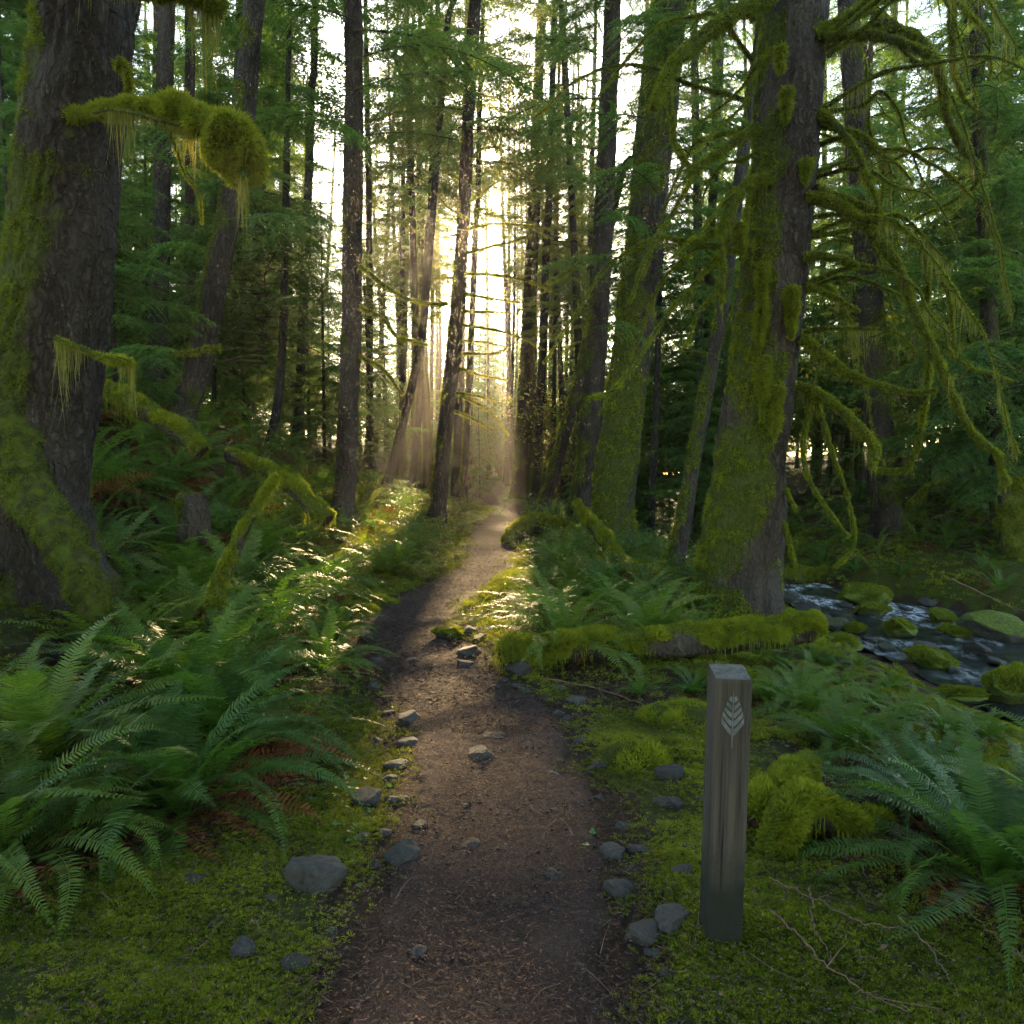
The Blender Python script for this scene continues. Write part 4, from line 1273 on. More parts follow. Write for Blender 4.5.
stone(673, 808, 26, 24, .0, label='dull stone just in front of the dark pointed stone', seed=0)
for x, y, w in ((410, 664, 17), (577, 705, 22), (557, 716, 15), (588, 733, 14), (597, 770, 22), (591, 775, 13), (405, 722, 26), (406, 747, 22), (396, 768, 24), (391, 783, 20), (378, 744, 16), (365, 803, 40), (393, 803, 22),
                (295, 968, 30), (668, 978, 22), (722, 1000, 16), (685, 875, 22), (615, 857, 30), (640, 852, 24), (420, 828, 18), (361, 842, 18), (417, 958, 24), (466, 655, 24), (468, 667, 20), (496, 690, 14), (378, 664, 16), (365, 640, 16),
                (352, 655, 18), (386, 700, 14), (560, 690, 16), (545, 700, 12), (470, 632, 16), (480, 640, 18), (340, 604, 14), (395, 572, 12), (660, 805, 18), (705, 800, 14), (190, 884, 22), (650, 770, 14), (432, 668, 12), (375, 690, 18), (388, 715, 14), (402, 800, 16), (385, 835, 20), (372, 868, 16), (350, 905, 14), (330, 935, 18), (625, 828, 18), (632, 870, 14), (600, 800, 12), (580, 742, 14), (566, 720, 12), (515, 690, 18), (505, 682, 12), (655, 955, 20), (700, 930, 16), (690, 850, 16), (345, 760, 14), (270, 900, 16), (215, 925, 14)):
    stone(x, y, w, look='dark grey stone' if (x * 7 + y) % 3 else 'pale grey stone', sink=.27)
for x, y, w, h in ((469, 849, 22, 14), (497, 854, 15, 14), (480, 874, 26, 9), (555, 874, 24, 8), (435, 694, 15, 5), (442, 743, 17, 5), (523, 692, 18, 6), (493, 738, 26, 8), (428, 707, 12, 5), (436, 772, 14, 8), (555, 775, 16, 7), (520, 731, 14, 5), (430, 800, 12, 4), (420, 950, 14, 8), (444, 930, 10, 5), (440, 1006, 16, 8), (537, 814, 14, 4), (500, 640, 12, 4), (445, 660, 12, 4), (455, 600, 12, 4), (470, 705, 14, 5), (415, 690, 12, 4), (505, 772, 16, 6), (465, 805, 13, 5), (525, 845, 16, 6), (545, 905, 18, 7), (455, 880, 14, 6), (500, 925, 16, 6), (425, 655, 12, 4), (460, 680, 12, 4), (575, 790, 14, 6), (400, 905, 16, 7), (585, 945, 14, 6)):
    stone(x, y, w, h, look='sunken flat stone', sink=.34)
# boulders in and along the stream
for x, y, w, h, ms, lb in ((867, 606, 48, 26, .8, 'high domed boulder furred with moss in mid stream'), (875, 616, 30, 14, .6, 'low mossy boulder right in front of the domed one in mid stream'),
                           (902, 635, 38, 20, .7, 'rounded mossy boulder by the near stream bank'), (859, 632, 22, 12, .6, None), (836, 628, 26, 12, .3, None), (943, 621, 30, 11, .6, None), (956, 636, 28, 13, .7, None),
                           (933, 666, 46, 18, .8, 'broad mossy boulder nearest the ferns in the stream'), (928, 650, 28, 10, 0, None), (978, 654, 26, 14, 0, None), (1002, 640, 64, 30, .5, 'wide dark boulder with moss streaks at the far stream edge'),
                           (1016, 703, 56, 42, .8, 'big mossy boulder where the stream leaves the frame'), (840, 650, 50, 18, .9, 'moss-covered mound of stone on the near stream bank'), (931, 605, 18, 10, .0, None), (808, 612, 26, 10, 0, None),
                           (822, 620, 18, 9, .1, None), (960, 703, 50, 20, .7, 'mossy boulder poking from the ferns at the near stream edge'), (1018, 596, 30, 20, .7, None), (990, 606, 24, 14, .6, None), (955, 593, 24, 16, .5, None),
                           (790, 601, 16, 8, 0, None), (915, 652, 16, 7, 0, None), (985, 690, 20, 8, 0, None), (955, 672, 14, 7, 0, None), (888, 650, 18, 8, .2, None), (1000, 664, 22, 8, .1, None), (683, 566, 14, 7, .3, None), (676, 553, 10, 5, .3, None), (690, 573, 12, 6, .1, None),
                           (870, 642, 14, 7, 0, None), (848, 606, 14, 6, 0, None), (905, 610, 14, 6, 0, None)):
    stone(x, y, w, h * 1.15, ms, look='mossy stream stone' if ms > .25 else 'bare wet stream stone', label=lb, sink=.24, name='boulder' if w > 26 else 'stone', fuzzn=int(12000 if w > 35 else 6000) if ms > .5 else 0, group='stones in the stream')
lm('the high domed stream boulder', 867, 596)
lm('the broad stream boulder', 933, 658)
lm('the big mossy boulder at the stream exit', 1012, 690)

# ------------------------------------------------------------------ sword ferns
def frond(mb, az, L, th0, curl, pw, base_r=.03, npair=38, sway=0., mi=0, twist=0., detail=True):
    n = 16
    s = np.linspace(0, 1, n)
    th = th0 - curl * s ** 1.25
    ds = L / (n - 1)
    r = base_r + np.concatenate([[0], np.cumsum(np.cos(th[:-1]) * ds)])
    z = np.concatenate([[0], np.cumsum(np.sin(th[:-1]) * ds)])
    a = az + sway * s ** 1.5
    path = np.stack([r * np.cos(a), r * np.sin(a), z], -1)
    tg = unit(np.gradient(path, axis=0))
    sd = unit(np.stack([-np.sin(a), np.cos(a), twist * np.ones(n)], -1))
    up = np.cross(tg, sd)
    w = np.linspace(.0035, .001, n)[:, None] * max(.8, L)
    mb.add(np.concatenate([path + sd * w, path - sd * w]), [(i, n + i, n + i + 1, i + 1) for i in range(n - 1)], None, .9, 0, mi)
    v = np.linspace(.13, .985, npair)
    f = lambda X: np.stack([np.interp(v, s, X[:, i]) for i in range(3)], -1)
    p, t, q, u = f(path), f(tg), f(sd), f(up)
    ln = pw * np.clip(.45 + (v - .1) * 3.2, 0, 1) * (1 - np.clip((v - .42) / .58, 0, 1) ** 1.9) + .006
    for sg in (-1, 1):
        d = q * sg + t * (.22 + .5 * v[:, None] ** 2) + u * (.10 + rng.normal(0, .08, (npair, 1))) + rng.normal(0, .05, (npair, 3))
        W_ = np.minimum(L * .86 / npair * .66, .018) * np.clip(ln / pw * 1.4, .3, 1)
        Rm = frames(d, u + rng.normal(0, .16, (npair, 3)), ln * rng.uniform(.9, 1.08, npair), W_, ln)
        tint = np.clip(rng.normal(.42, .16) + rng.normal(0, .08, npair), 0, 1)
        if detail: mb.stamp(PIN_V, PIN_Q, PIN_T, Rm, p, tint, mi)
        else: mb.stamp(LEAF_V, LEAF_Q, None, Rm, p, tint, mi)

def fern_meshes(nf, L, npair, seed, detail=True):
    global rng
    keep = rng
    rng = np.random.default_rng(seed)
    mb, db = MB(), MB()
    for i in range(nf):
        a = i * 2.39996 + rng.normal(0, .25)
        k = i / nf
        inner = k < .35
        frond(mb, a, L * rng.uniform(.72, 1.1), R_(rng.uniform(60, 86) if inner else rng.uniform(30, 68)), R_(rng.uniform(75, 125) if inner else rng.uniform(65, 115)), L * .068 * rng.uniform(.85, 1.2), .02 + .03 * k, npair, rng.normal(0, .3), 0, rng.normal(0, .25), detail)
    for i in range(max(5, nf // 3)):
        a = rng.uniform(0, 6.28)
        frond(db, a, L * rng.uniform(.6, .9), R_(rng.uniform(0, 30)), R_(rng.uniform(30, 75)), L * .075, .03, max(12, npair // 2), rng.normal(0, .6), 0, rng.normal(0, .5), False)
    rng = keep
    return mb.mesh('fronds', M['fern']), db.mesh('withered_fronds', M['dead'])
FN = [fern_meshes(58, 1.0, 54, 100 + i) for i in range(3)]
FM = [fern_meshes(38, .90, 40, 200 + i) for i in range(4)]
FF = [fern_meshes(20, .75, 22, 300 + i, False) for i in range(3)]
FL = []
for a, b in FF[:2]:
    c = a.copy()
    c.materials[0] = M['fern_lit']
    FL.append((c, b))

FERNS = []
FPOS = []
def fern(x, y, sc=1., lib=None, label=None, look=None, zoff=-.02, tilt=None, group='sword ferns on the forest floor', deadpart=True, key=None):
    if lib is None: lib = FN if y < 5 else (FM if y < 11 else FF)
    fm, dm = lib[int(rng.integers(len(lib)))]
    z = float(H(x, y)) + zoff
    e = .25
    gx_, gy_ = float(H(x + e, y) - H(x - e, y)) / (2 * e), float(H(x, y + e) - H(x, y - e)) / (2 * e)
    o = link('sword_fern', fm)
    o.location = (x, y, z)
    o.scale = (sc,) * 3
    o.rotation_euler = (math.atan(gy_) * .6 + rng.normal(0, .06), -math.atan(gx_) * .6 + rng.normal(0, .06), rng.uniform(0, 6.28))
    tag(o, label, 'fern', group)
    if deadpart:
        link('withered_fronds', dm, o)
    px, py, _ = PX((x, y, z + .3 * sc))
    if label is None:
        if look is None: look = 'sword fern'
        FERNS.append((o, look, px, py))
    FPOS.append((x, y))
    return o
def fern_px(px, py, sc=1., **k):
    g = on(px, py)
    return fern(g[0], g[1], sc, **k)

# the ones that stand out
fern_px(196, 716, 1.16, label='largest arching sword fern on the uphill side of the path')
lm('the largest arching fern', 200, 700)
fern_px(40, 770, 1.0, label='low sword fern beneath the huge buttressed trunk, cut by the frame edge')
fern_px(8, 862, .80, label='dark sword fern drooping over the moss in the near uphill corner')
fern_px(318, 672, .70, label='glossy sword fern between the largest fern and the path edge')
fern_px(262, 640, .95, label='upright sword fern at the foot of the pointed leaning snag')
fern_px(120, 668, .95, label='sword fern spilling out beside the root of the huge trunk')
fern_px(330, 640, .62, label='small bright sword fern nearest the path hummocks')
fern_px(990, 884, .80, label='large dark sword fern filling the near corner on the stream side')
lm('the large corner fern', 960, 800)
fern_px(925, 812, .58, label='sword fern with long fronds reaching over the crooked mossy log end')
fern_px(1040, 850, .68, label='sword fern leaning in from the frame edge above the corner fern')
fern_px(850, 752, .55, label='finely cut green fern between the log and the stream boulders')
fern_px(800, 712, .62, label='small sword fern behind the marker post, below the log end')
fern_px(694, 694, .34, label='small sword fern tucked under the front of the fallen log')
fern_px(768, 704, .42, label='sword fern peeping out beside the top of the marker post')
fern_px(640, 694, .24, label='tiny fern growing at the middle of the fallen log')
fern_px(385, 575, .95, lib=FM, label='spreading sword fern at the foot of the slender grey-brown trunk')
fern_px(330, 585, .9, lib=FM, label='sword fern uphill of the spreading fern by the slender trunk')
for x, y, s in ((545, 618, .40), (585, 618, .45), (625, 600, .4), (665, 600, .4), (560, 605, .5), (600, 600, .7), (645, 600, .75), (690, 612, .45), (530, 608, .45), (570, 584, .6), (610, 580, .6), (655, 582, .6), (540, 585, .5), (700, 640, .5)):
    fern_px(x, y, s, lib=FM, look='low fern thicket clump')
for x, y, q in ((812, 662, .36), (842, 690, .40), (782, 668, .34), (872, 706, .40), (830, 668, .3), (760, 655, .34), (800, 690, .36), (905, 722, .42), (945, 735, .42), (858, 668, .28), (890, 690, .3), (985, 742, .4)):
    fern_px(x, y, q, lib=FM, look='small fine bank fern')
for x, y, q in ((-3.0, 2.9, 1.), (-3.9, 3.6, 1.1), (-2.7, 1.7, .9), (-4.6, 4.6, 1.), (3.4, 3.1, .9), (2.9, 1.9, .9)):
    fern(x, y, q, look='fern by the frame edge')
# carpets of ferns on both banks
def poisson(cands, rmin, keep):
    out = []
    cell = {}
    for x, y in cands:
        r = rmin(x, y)
        ok = all((x - a) ** 2 + (y - b) ** 2 > r * r for a, b in keep[-400:])
        if ok:
            keep.append((x, y))
            out.append((x, y))
    return out
cand = np.stack([rng.uniform(-14, 22, 15000), 3.2 + 27 * rng.uniform(0, 1, 15000) ** 1.25], -1)
cand = cand[np.argsort(cand[:, 1])]
ub = cand[:, 0] - pathx(cand[:, 1])
hw_ = pathw(cand[:, 1])
es = np.abs(cand[:, 0] - streamx(cand[:, 1])) - streamw(cand[:, 1])
ok = ((ub < -hw_ - .62) | (ub > hw_ + .75)) & (es > .35)
ok &= ~((cand[:, 1] < 6.2) & (ub > 0) & (ub < 2.4))
ok &= ~((cand[:, 1] < 5.) & (ub < 0) & (ub > -1.3))
near_tree = np.array([[-3.77, 6, .9], [2.5, 9, .75], [1.75, 14, .7], [-2.75, 13, .4], [-4.6, 11.5, .5], [7.5, 16, .6], [-1.5, 16.5, .4]])
for tx, ty, tr in near_tree: ok &= (cand[:, 0] - tx) ** 2 + (cand[:, 1] - ty) ** 2 > tr * tr
ok &= ~((cand[:, 1] < 9) & (cand[:, 0] > 1.3) & (cand[:, 0] < streamx(cand[:, 1])))
ok &= ~((cand[:, 1] < 13) & (cand[:, 0] > 2.9) & (cand[:, 0] < streamx(cand[:, 1])))
cand = cand[ok]
keep = list(FPOS)
pos = poisson(cand, lambda x, y: np.interp(y, [3, 7, 12, 20, 30], [.62, .62, .75, .95, 1.25]), keep)
cnt = 0
for x, y in pos:
    px, py, _ = PX((x, y, float(H(x, y)) + .3))
    if not (-30 < px < 1054 and py < 900): continue
    if cnt > 240: break
    # far bank and the shoulder behind the trees hide most of what lies lower behind them
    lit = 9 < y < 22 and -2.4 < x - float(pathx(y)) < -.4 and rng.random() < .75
    fern(x, y, rng.uniform(.75, 1.1) * (1. if y < 12 else 1.1) * (1.25 if x < -2.4 and 6 < y < 15 else 1.), lib=FL if lit else None, look='sunlit-coloured fern' if lit else ('bank fern' if x < -1 else ('stream-side fern' if x > 2.5 else 'trailside fern')))
    cnt += 1
print('ferns', len(FPOS))

# under the ferns the moss gives way to dark soil and dead fronds
def fern_gap(x, y):
    k = np.ones(np.shape(x))
    for fx, fy in FPOS:
        if fy < 9 and abs(fx) < 6: k = k * (1 - .92 * np.exp(-(((x - fx) ** 2 + (y - fy) ** 2) / .50 ** 2) ** 1.5))
    return k
go = bpy.data.objects['ground']
fin = gm * fern_gap(GX, GY)
go.data.attributes['moss'].data.foreach_set('value', fin.astype(np.float32).ravel())

# ------------------------------------------------------------------ forest behind
rng = np.random.default_rng(FOREST_SEED)
add_crown(t6, crown(0, 11, 46, 3.0, BF, bare=.1), z=7.6, sc=1.)
add_crown(t22, CR_sap[0], z=7.5, sc=1.2)
BGT = []
for i in range(3):
    z = np.concatenate([np.arange(-.4, 2, .2), np.arange(2, 25, 1.)])
    pth = np.stack([.25 * np.sin(z * .13 + i) - .25 * math.sin(i), .2 * np.sin(z * .11 + 2 * i) - .2 * math.sin(2 * i), z], -1)
    BGT.append(trunk_mb(pth, .17, .05, 14, .4, .5, 4, .015, moss_side(-.7, 0, -.05, .8), 9)[0].mesh('trunk', M['bark']))
BGTREES = []
def bgtree(x, y, sc, cr, look, noun='conifer', trunk=None, cat='tree', group='trees of the forest behind', rs=1., cz=0., cs=1.):
    z = float(H(x, y))
    t = thing(noun, None, cat, (x, y, z), group)
    a = rng.uniform(0, 6.28)
    o = link('trunk', trunk or BGT[int(rng.integers(3))], t)
    o.scale = (sc * rs, sc * rs, sc)
    o.rotation_euler.z = a
    if cr is not None:
        c = link('crown', cr, t)
        c.scale = (sc * cs,) * 3
        c.location.z = cz
        c.rotation_euler.z = rng.uniform(0, 6.28)
    t.rotation_euler = (rng.normal(0, .02), rng.normal(0, .025), 0)
    px, py, _ = PX((x, y, z + .5))
    BGTREES.append((t, look, px, py))
    return t
SAPT = trunk_mb(np.stack([0 * np.arange(0, 5.4, .3), 0 * np.arange(0, 5.4, .3), np.arange(0, 5.4, .3) - .1], -1), .045, .008, 8, .3, .2, 3, .004, None, 9)[0].mesh('trunk', M['bark_dark'])
pick = lambda L: L[int(rng.integers(len(L)))]
# young hemlocks that fill the middle distance
for px, d, s in ((118, 10.5, 1.), (66, 12.5, 1.), (20, 10.5, .9), (215, 16, 1.2), (325, 18, 1.1), (310, 23, 1.3), (245, 18, 1.2), (372, 24, 1.2), (690, 18, 1.1), (640, 24, 1.2), (720, 21, 1.3), (830, 24, .9), (930, 19, .8), (960, 22, 1.3), (1015, 16.5, 1.2), (1030, 20, 1.4), (775, 26, 1.4), (588, 27, 1.1), (480, 30, .7), (420, 32, .7), (545, 35, 1.1), (455, 40, 1.1), (512, 54, 1.8), (428, 44, 1.3), (560, 42, 1.5), (600, 36, 1.7), (470, 50, 1.6), (535, 48, 1.6), (500, 62, 2.6), (482, 68, 2.9), (150, 19, 1.3)):
    bgtree((px - 512) / FPX * d, d, s, pick(CR_sap), 'young hemlock', 'young_conifer', SAPT, 'sapling', 'young conifers in the understory')
for px, d, s in ((655, 30, 1.5), (662, 40, 2.), (646, 46, 2.2), (670, 27, 1.2), (652, 22, .8), (640, 36, 1.7), (295, 30, 1.), (310, 38, 1.3), (275, 34, 1.2), (420, 38, 1.), (385, 34, .9), (690, 44, 2.2), (850, 34, 1.8), (330, 46, 2.2), (240, 42, 2.)):
    bgtree((px - 512) / FPX * d, d, s, pick(CR_sap), 'young hemlock', 'young_conifer', SAPT, 'sapling', 'young conifers in the understory')
# big boughs close on both sides
for px, d, s, c in ((1004, 14.2, .95, CR_low[0]), (1050, 17, 1., CR_low[1]), (60, 17, 1., CR_low[0]), (125, 20, 1., CR_low[1]), (232, 19, .9, CR_low[0]), (700, 23, 1., CR_low[0]), (-20, 13, .9, CR_low[1]), (640, 29, 1., CR_low[0])):
    bgtree((px - 512) / FPX * d, d, s, c, 'full green conifer')
for px, d, q in ((402, 31, .95), (432, 30, .8), (566, 31, .95), (592, 33, 1.), (412, 42, 1.05), (548, 52, 1.1), (524, 58, 1.1), (575, 56, 1.1), (536, 35, .85), (508, 41, .8), (526, 47, .9), (545, 40, .85), (566, 45, .95), (588, 38, .9), (600, 50, 1.), (405, 36, .9), (388, 44, 1.), (420, 52, 1.), (515, 66, 1.1), (555, 62, 1.1)):
    bgtree((px - 512) / FPX * d, d, q, pick(CR_warm), 'sunlit thin conifer', rs=.8, cz=max(0., .287 * (d - 6.5) - 2.) if d < 60 else 0., cs=.55)
cand = np.stack([rng.uniform(-58, 58, 4000), 24 + 52 * rng.uniform(0, 1, 4000)], -1)
cand = cand[np.argsort(cand[:, 1])]
keep = [(0, 0)]
for x, y in cand:
    px = 512 + x / y * FPX
    if not -80 < px < 1104 or (470 < px < 515 and y < 34): continue
    if abs(x - float(pathx(y))) < 1.3 or abs(x - float(streamx(y))) < float(streamw(y)) + .6: continue
    r = np.interp(y, [24, 45, 75], [3.7, 4.4, 5.6]) * (.72 if 395 < px < 590 else 1)
    if any((x - a) ** 2 + (y - b) ** 2 < r * r for a, b in keep): continue
    keep.append((x, y))
    mid = 395 < px < 590
    if mid:
        s = np.interp(y, [24, 75], [.65, 1.0]) * rng.uniform(.75, 1.)
        if y < 60:                                # bare lower trunks: the low sun comes in under these crowns
            bgtree(x, y, 1., pick(CR_warm) if rng.random() < .80 else None, 'sunlit thin conifer', rs=rng.uniform(.6, .95), cz=max(0., .287 * (y - 6.5) - 2.), cs=rng.uniform(.45, .68))
        else:
            bgtree(x, y, min(1., .287 * (y - 11) / 22), pick(CR_far), 'sunlit thin conifer', rs=.8)
    elif -8 < x < 0 and y < 48:
        bgtree(x, y, 1., pick(CR_warm), 'tall shaded conifer', rs=rng.uniform(.7, 1.2), cz=max(0., .287 * (y - 8) - 3.), cs=.75)
    else:
        bgtree(x, y, rng.uniform(.85, 1.15), pick(CR_mid) if y < 48 else pick(CR_far), 'hazy conifer' if y > 40 else 'tall shaded conifer', rs=rng.uniform(.7, 1.4))
    if len(keep) > 125: break
print('bg trees', len(BGTREES))
for i in range(26):          # lower trees far up the trail, under the line of the sun
    d = rng.uniform(60, 79)
    px = 392 + 8.2 * i + rng.uniform(-4, 4)
    bgtree((px - 512) / FPX * d, d, .287 * (d - 7) / 23, pick(CR_far), 'distant low conifer', rs=.7)
# the wood beyond reads as one mass
fb = MB()
for i in range(90):
    a = rng.uniform(-.72, .72)
    d = rng.uniform(80, 104)
    x, y = d * math.sin(a), d * math.cos(a)
    c = MB()
    for q in range(46):
        t = (q + rng.random()) / 46
        c.merge(BX[q % 2], rotz(q * 2.4 + i) @ roty(R_(rng.uniform(-15, 10))) * (3.8 * (1 - t * .9) / 2.5), (0, 0, 1 + 19 * t))
    sc = rng.uniform(.75, .95) if abs(a) < .1 else rng.uniform(.45, .65)
    fb.merge(c, np.eye(3) * sc, (x, y, float(H(x, y))))
tag(fb.build('far_forest', [M['needle'], M['limb']]), 'far wall of forest closing the view', 'forest', kind='stuff')

# unseen forest added behind the walker to keep open sky off the foreground
nb = MB()
for i, (x, y) in enumerate(((-4, -3.5), (3.5, -4.5), (-8.5, -2), (9, -1.5), (-1, -8), (-7, -8), (6, -9), (13, -6), (1.5, -13), (-10, -14), (10, -15))):
    c = MB()
    zz = np.arange(-.3, 24, 1.)
    add_tube(c, np.stack([0 * zz, 0 * zz, zz], -1), np.linspace(.26, .04, len(zz)), 12, .5, 1)
    for q in range(95):
        t = (q + rng.random()) / 95
        c.merge(BC[q % 3], rotz(q * 2.4 + i) @ roty(R_(rng.uniform(-15, 10))) * (3.7 * (1 - t * .9) ** .7 / 2.5), (0, 0, 4.5 + 18.5 * t))
    nb.merge(c, np.eye(3) * rng.uniform(.9, 1.15), (x, y, float(H(x, y))))
tag(nb.build('unseen_shade_forest', [M['needle'], M['bark_dark']]), 'unseen conifers behind the walker, added to shade the foreground', 'forest', kind='stuff')

# ------------------------------------------------------------------ leafy shrubs
def shrub_mesh(seed, h, ns, nl, leaf, mat):
    global rng
    k_ = rng
    rng = np.random.default_rng(seed)
    mb = MB()
    P_, D_ = [], []
    for i in range(ns):
        a, tl = rng.uniform(0, 6.28), rng.uniform(.15, .75)
        s = np.linspace(0, 1, 8)
        hh = h * rng.uniform(.6, 1.05)
        p = np.stack([np.cos(a) * hh * tl * s ** 1.5, np.sin(a) * hh * tl * s ** 1.5, hh * s * (1 - .2 * tl * s)], -1)
        add_tube(mb, p, np.linspace(.006, .002, 8) * h, 4, .5, 1)
        for j in range(7):
            q = rng.uniform(.3, 1)
            b = a + rng.normal(0, 1.1)
            st = np.array([np.interp(q, s, p[:, x]) for x in range(3)])
            e = np.array([math.cos(b), math.sin(b), rng.uniform(-.1, .5)]) * h * rng.uniform(.15, .42)
            w = np.linspace(0, 1, nl)[:, None]
            P_.append(st + e * w + rng.normal(0, .02 * h, (nl, 3)))
            D_.append(np.broadcast_to(e, (nl, 3)) / h + rng.normal(0, .22, (nl, 3)))
    p, d = np.concatenate(P_), np.concatenate(D_)
    n = len(p)
    L = leaf * rng.uniform(.6, 1.2, n)
    mb.stamp(LEAF_V, LEAF_Q, None, frames(d, np.array([0, 0, 1.]) + rng.normal(0, .35, (n, 3)), L, L * .55), p, np.clip(rng.normal(.5, .22, n), 0, 1))
    rng = k_
    return mb.mesh('leaves', [mat, M['twig']])
SH_g = [shrub_mesh(500 + i, .8, 12, 14, .040, M['shrub']) for i in range(2)]
SH_lit = [shrub_mesh(510 + i, .7, 12, 12, .050, M['maple']) for i in range(2)]  # yellow version of the green shrub, sunlight put into its leaf colour
VM = [shrub_mesh(520 + i, 4.2, 12, 30, .11, M['maple']) for i in range(2)]
SHR = []
def shrub(x, y, me, sc, look, name='shrub', cat='shrub', group='leafy shrubs along the trail', z=None):
    zz = float(H(x, y)) - .02 if z is None else z
    o = link(name, me)
    o.location = (x, y, zz)
    o.scale = (sc,) * 3
    o.rotation_euler.z = rng.uniform(0, 6.28)
    tag(o, None, cat, group)
    px, py, _ = PX((x, y, zz + .4 * sc))
    SHR.append((o, look, px, py))
for px, d, s in ((404, 12.5, .7), (418, 13.5, .8), (432, 12, .6), (446, 14.5, .7), (410, 15.5, .8), (462, 16, .6), (426, 18, .9), (452, 19, .8), (470, 22, .7), (478, 18.5, .5), (398, 11, .6), (440, 10.8, .5), (424, 10, .5), (455, 12, .45), (392, 18, .9), (408, 20, .9)):
    shrub((px - 512) / FPX * d, d, pick(SH_lit if rng.random() < .6 else SH_g), s, 'low sunlit shrub')
for px, d, s in ((548, 10.5, .6), (575, 10, .6), (600, 9.4, .7), (640, 9.8, .7), (668, 8.8, .6), (535, 12, .6), (560, 12.8, .7), (590, 12, .7), (625, 12, .8), (655, 13, .8), (540, 17, .8), (560, 19, .9), (600, 18, .9), (500, 20.5, .5), (630, 18, 1.), (505, 24, .6), (690, 11, .5), (532, 22, .8), (520, 31, 1.), (490, 34, .8)):
    shrub((px - 512) / FPX * d, d, pick(SH_g if rng.random() < .75 else SH_lit), s, 'leafy trailside shrub')
for px, d, s in ((930, 20, 1.4), (905, 24, 1.3), (985, 24, 1.3), (585, 24, 1.), (612, 27, 1.1), (250, 26, 1.2), (330, 28, 1.2), (222, 22, .9), (842, 28, 1.2), (560, 34, 1.2), (470, 38, 1.), (700, 30, 1.2), (500, 52, 1.3)):
    shrub((px - 512) / FPX * d, d, pick(VM), s, 'vine maple with yellow-green leaves', 'vine_maple', 'small tree', 'vine maples among the conifers')

# bright green boughs reaching out from the leaning sleeved trunk and others
for k, (t, px, py, d, L, az, dp) in enumerate((
        (t3, 640, 262, 13.4, 1.8, 3.6, 12), (t3, 655, 190, 13.4, 2.0, 3.9, 8), (t3, 640, 228, 13.3, 1.5, 4.3, 16), (t3, 665, 150, 13.3, 1.8, 5.2, 10), (t3, 655, 120, 13.5, 2.2, 3.4, 10), (t3, 660, 250, 13.4, 1.6, -.6, 12),
        (t3, 668, 60, 13.3, 2.4, 4.2, 10), (t3, 670, 90, 13.3, 2.2, -.5, 14), (t3, 630, 330, 13.5, 1.2, 4.6, 14), (t4, 604, 190, 18.6, 2.6, 4.0, 10), (t4, 606, 150, 18.6, 3.0, 3.4, 12), (t4, 606, 100, 18.6, 3.2, 3.0, 8), (t4, 608, 60, 18.6, 3.2, 3.7, 8),
        (t4, 606, 220, 18.6, 2.2, -.8, 12), (t5, 354, 60, 12.8, 2.8, -.2, 14), (t5, 354, 30, 12.8, 3.2, .2, 10), (t5, 354, 90, 12.8, 2.4, -.5, 12), (t5, 354, 20, 12.8, 2.6, 3.4, 10), (t5, 354, 120, 12.8, 1.9, 3.2, 12), (t5, 355, 150, 12.8, 1.6, 4.9, 12), (t6, 466, 130, 16.2, 2.6, 0., 12), (t6, 466, 110, 16.2, 2.6, 3.2, 10), (t6, 466, 170, 16.2, 1.9, -.4, 12),
        (t6, 464, 210, 16.2, 1.8, .4, 14), (t23, 858, 120, 15.6, 2.6, -.6, 14), (t23, 864, 200, 15.6, 2.4, 4., 14), (t23, 870, 280, 15.6, 2.0, -.4, 14), (t24, 975, 200, 17, 2.4, 3.8, 12), (t8, 240, 140, 11.2, 2.0, 3.5, 12), (t8, 228, 220, 11.2, 1.6, -.3, 14), (t9, 160, 260, 13.6, 2., 5.2, 14), (t9, 158, 310, 13.6, 1.8, 4.2, 12), (t9, 160, 210, 13.6, 2.2, 3.4, 12))):
    b = bough(L, .062, .06, rng.uniform(.25, .45), .45)
    o = b.build('bough', [M['needle_sunlit'] if 380 < px < 560 else M['needle'], M['limb']], t)
    o.location = Vector(P(px, py, d)) - t.location
    o.rotation_euler = (rng.normal(0, .2), R_(-4 + dp * .3), az)

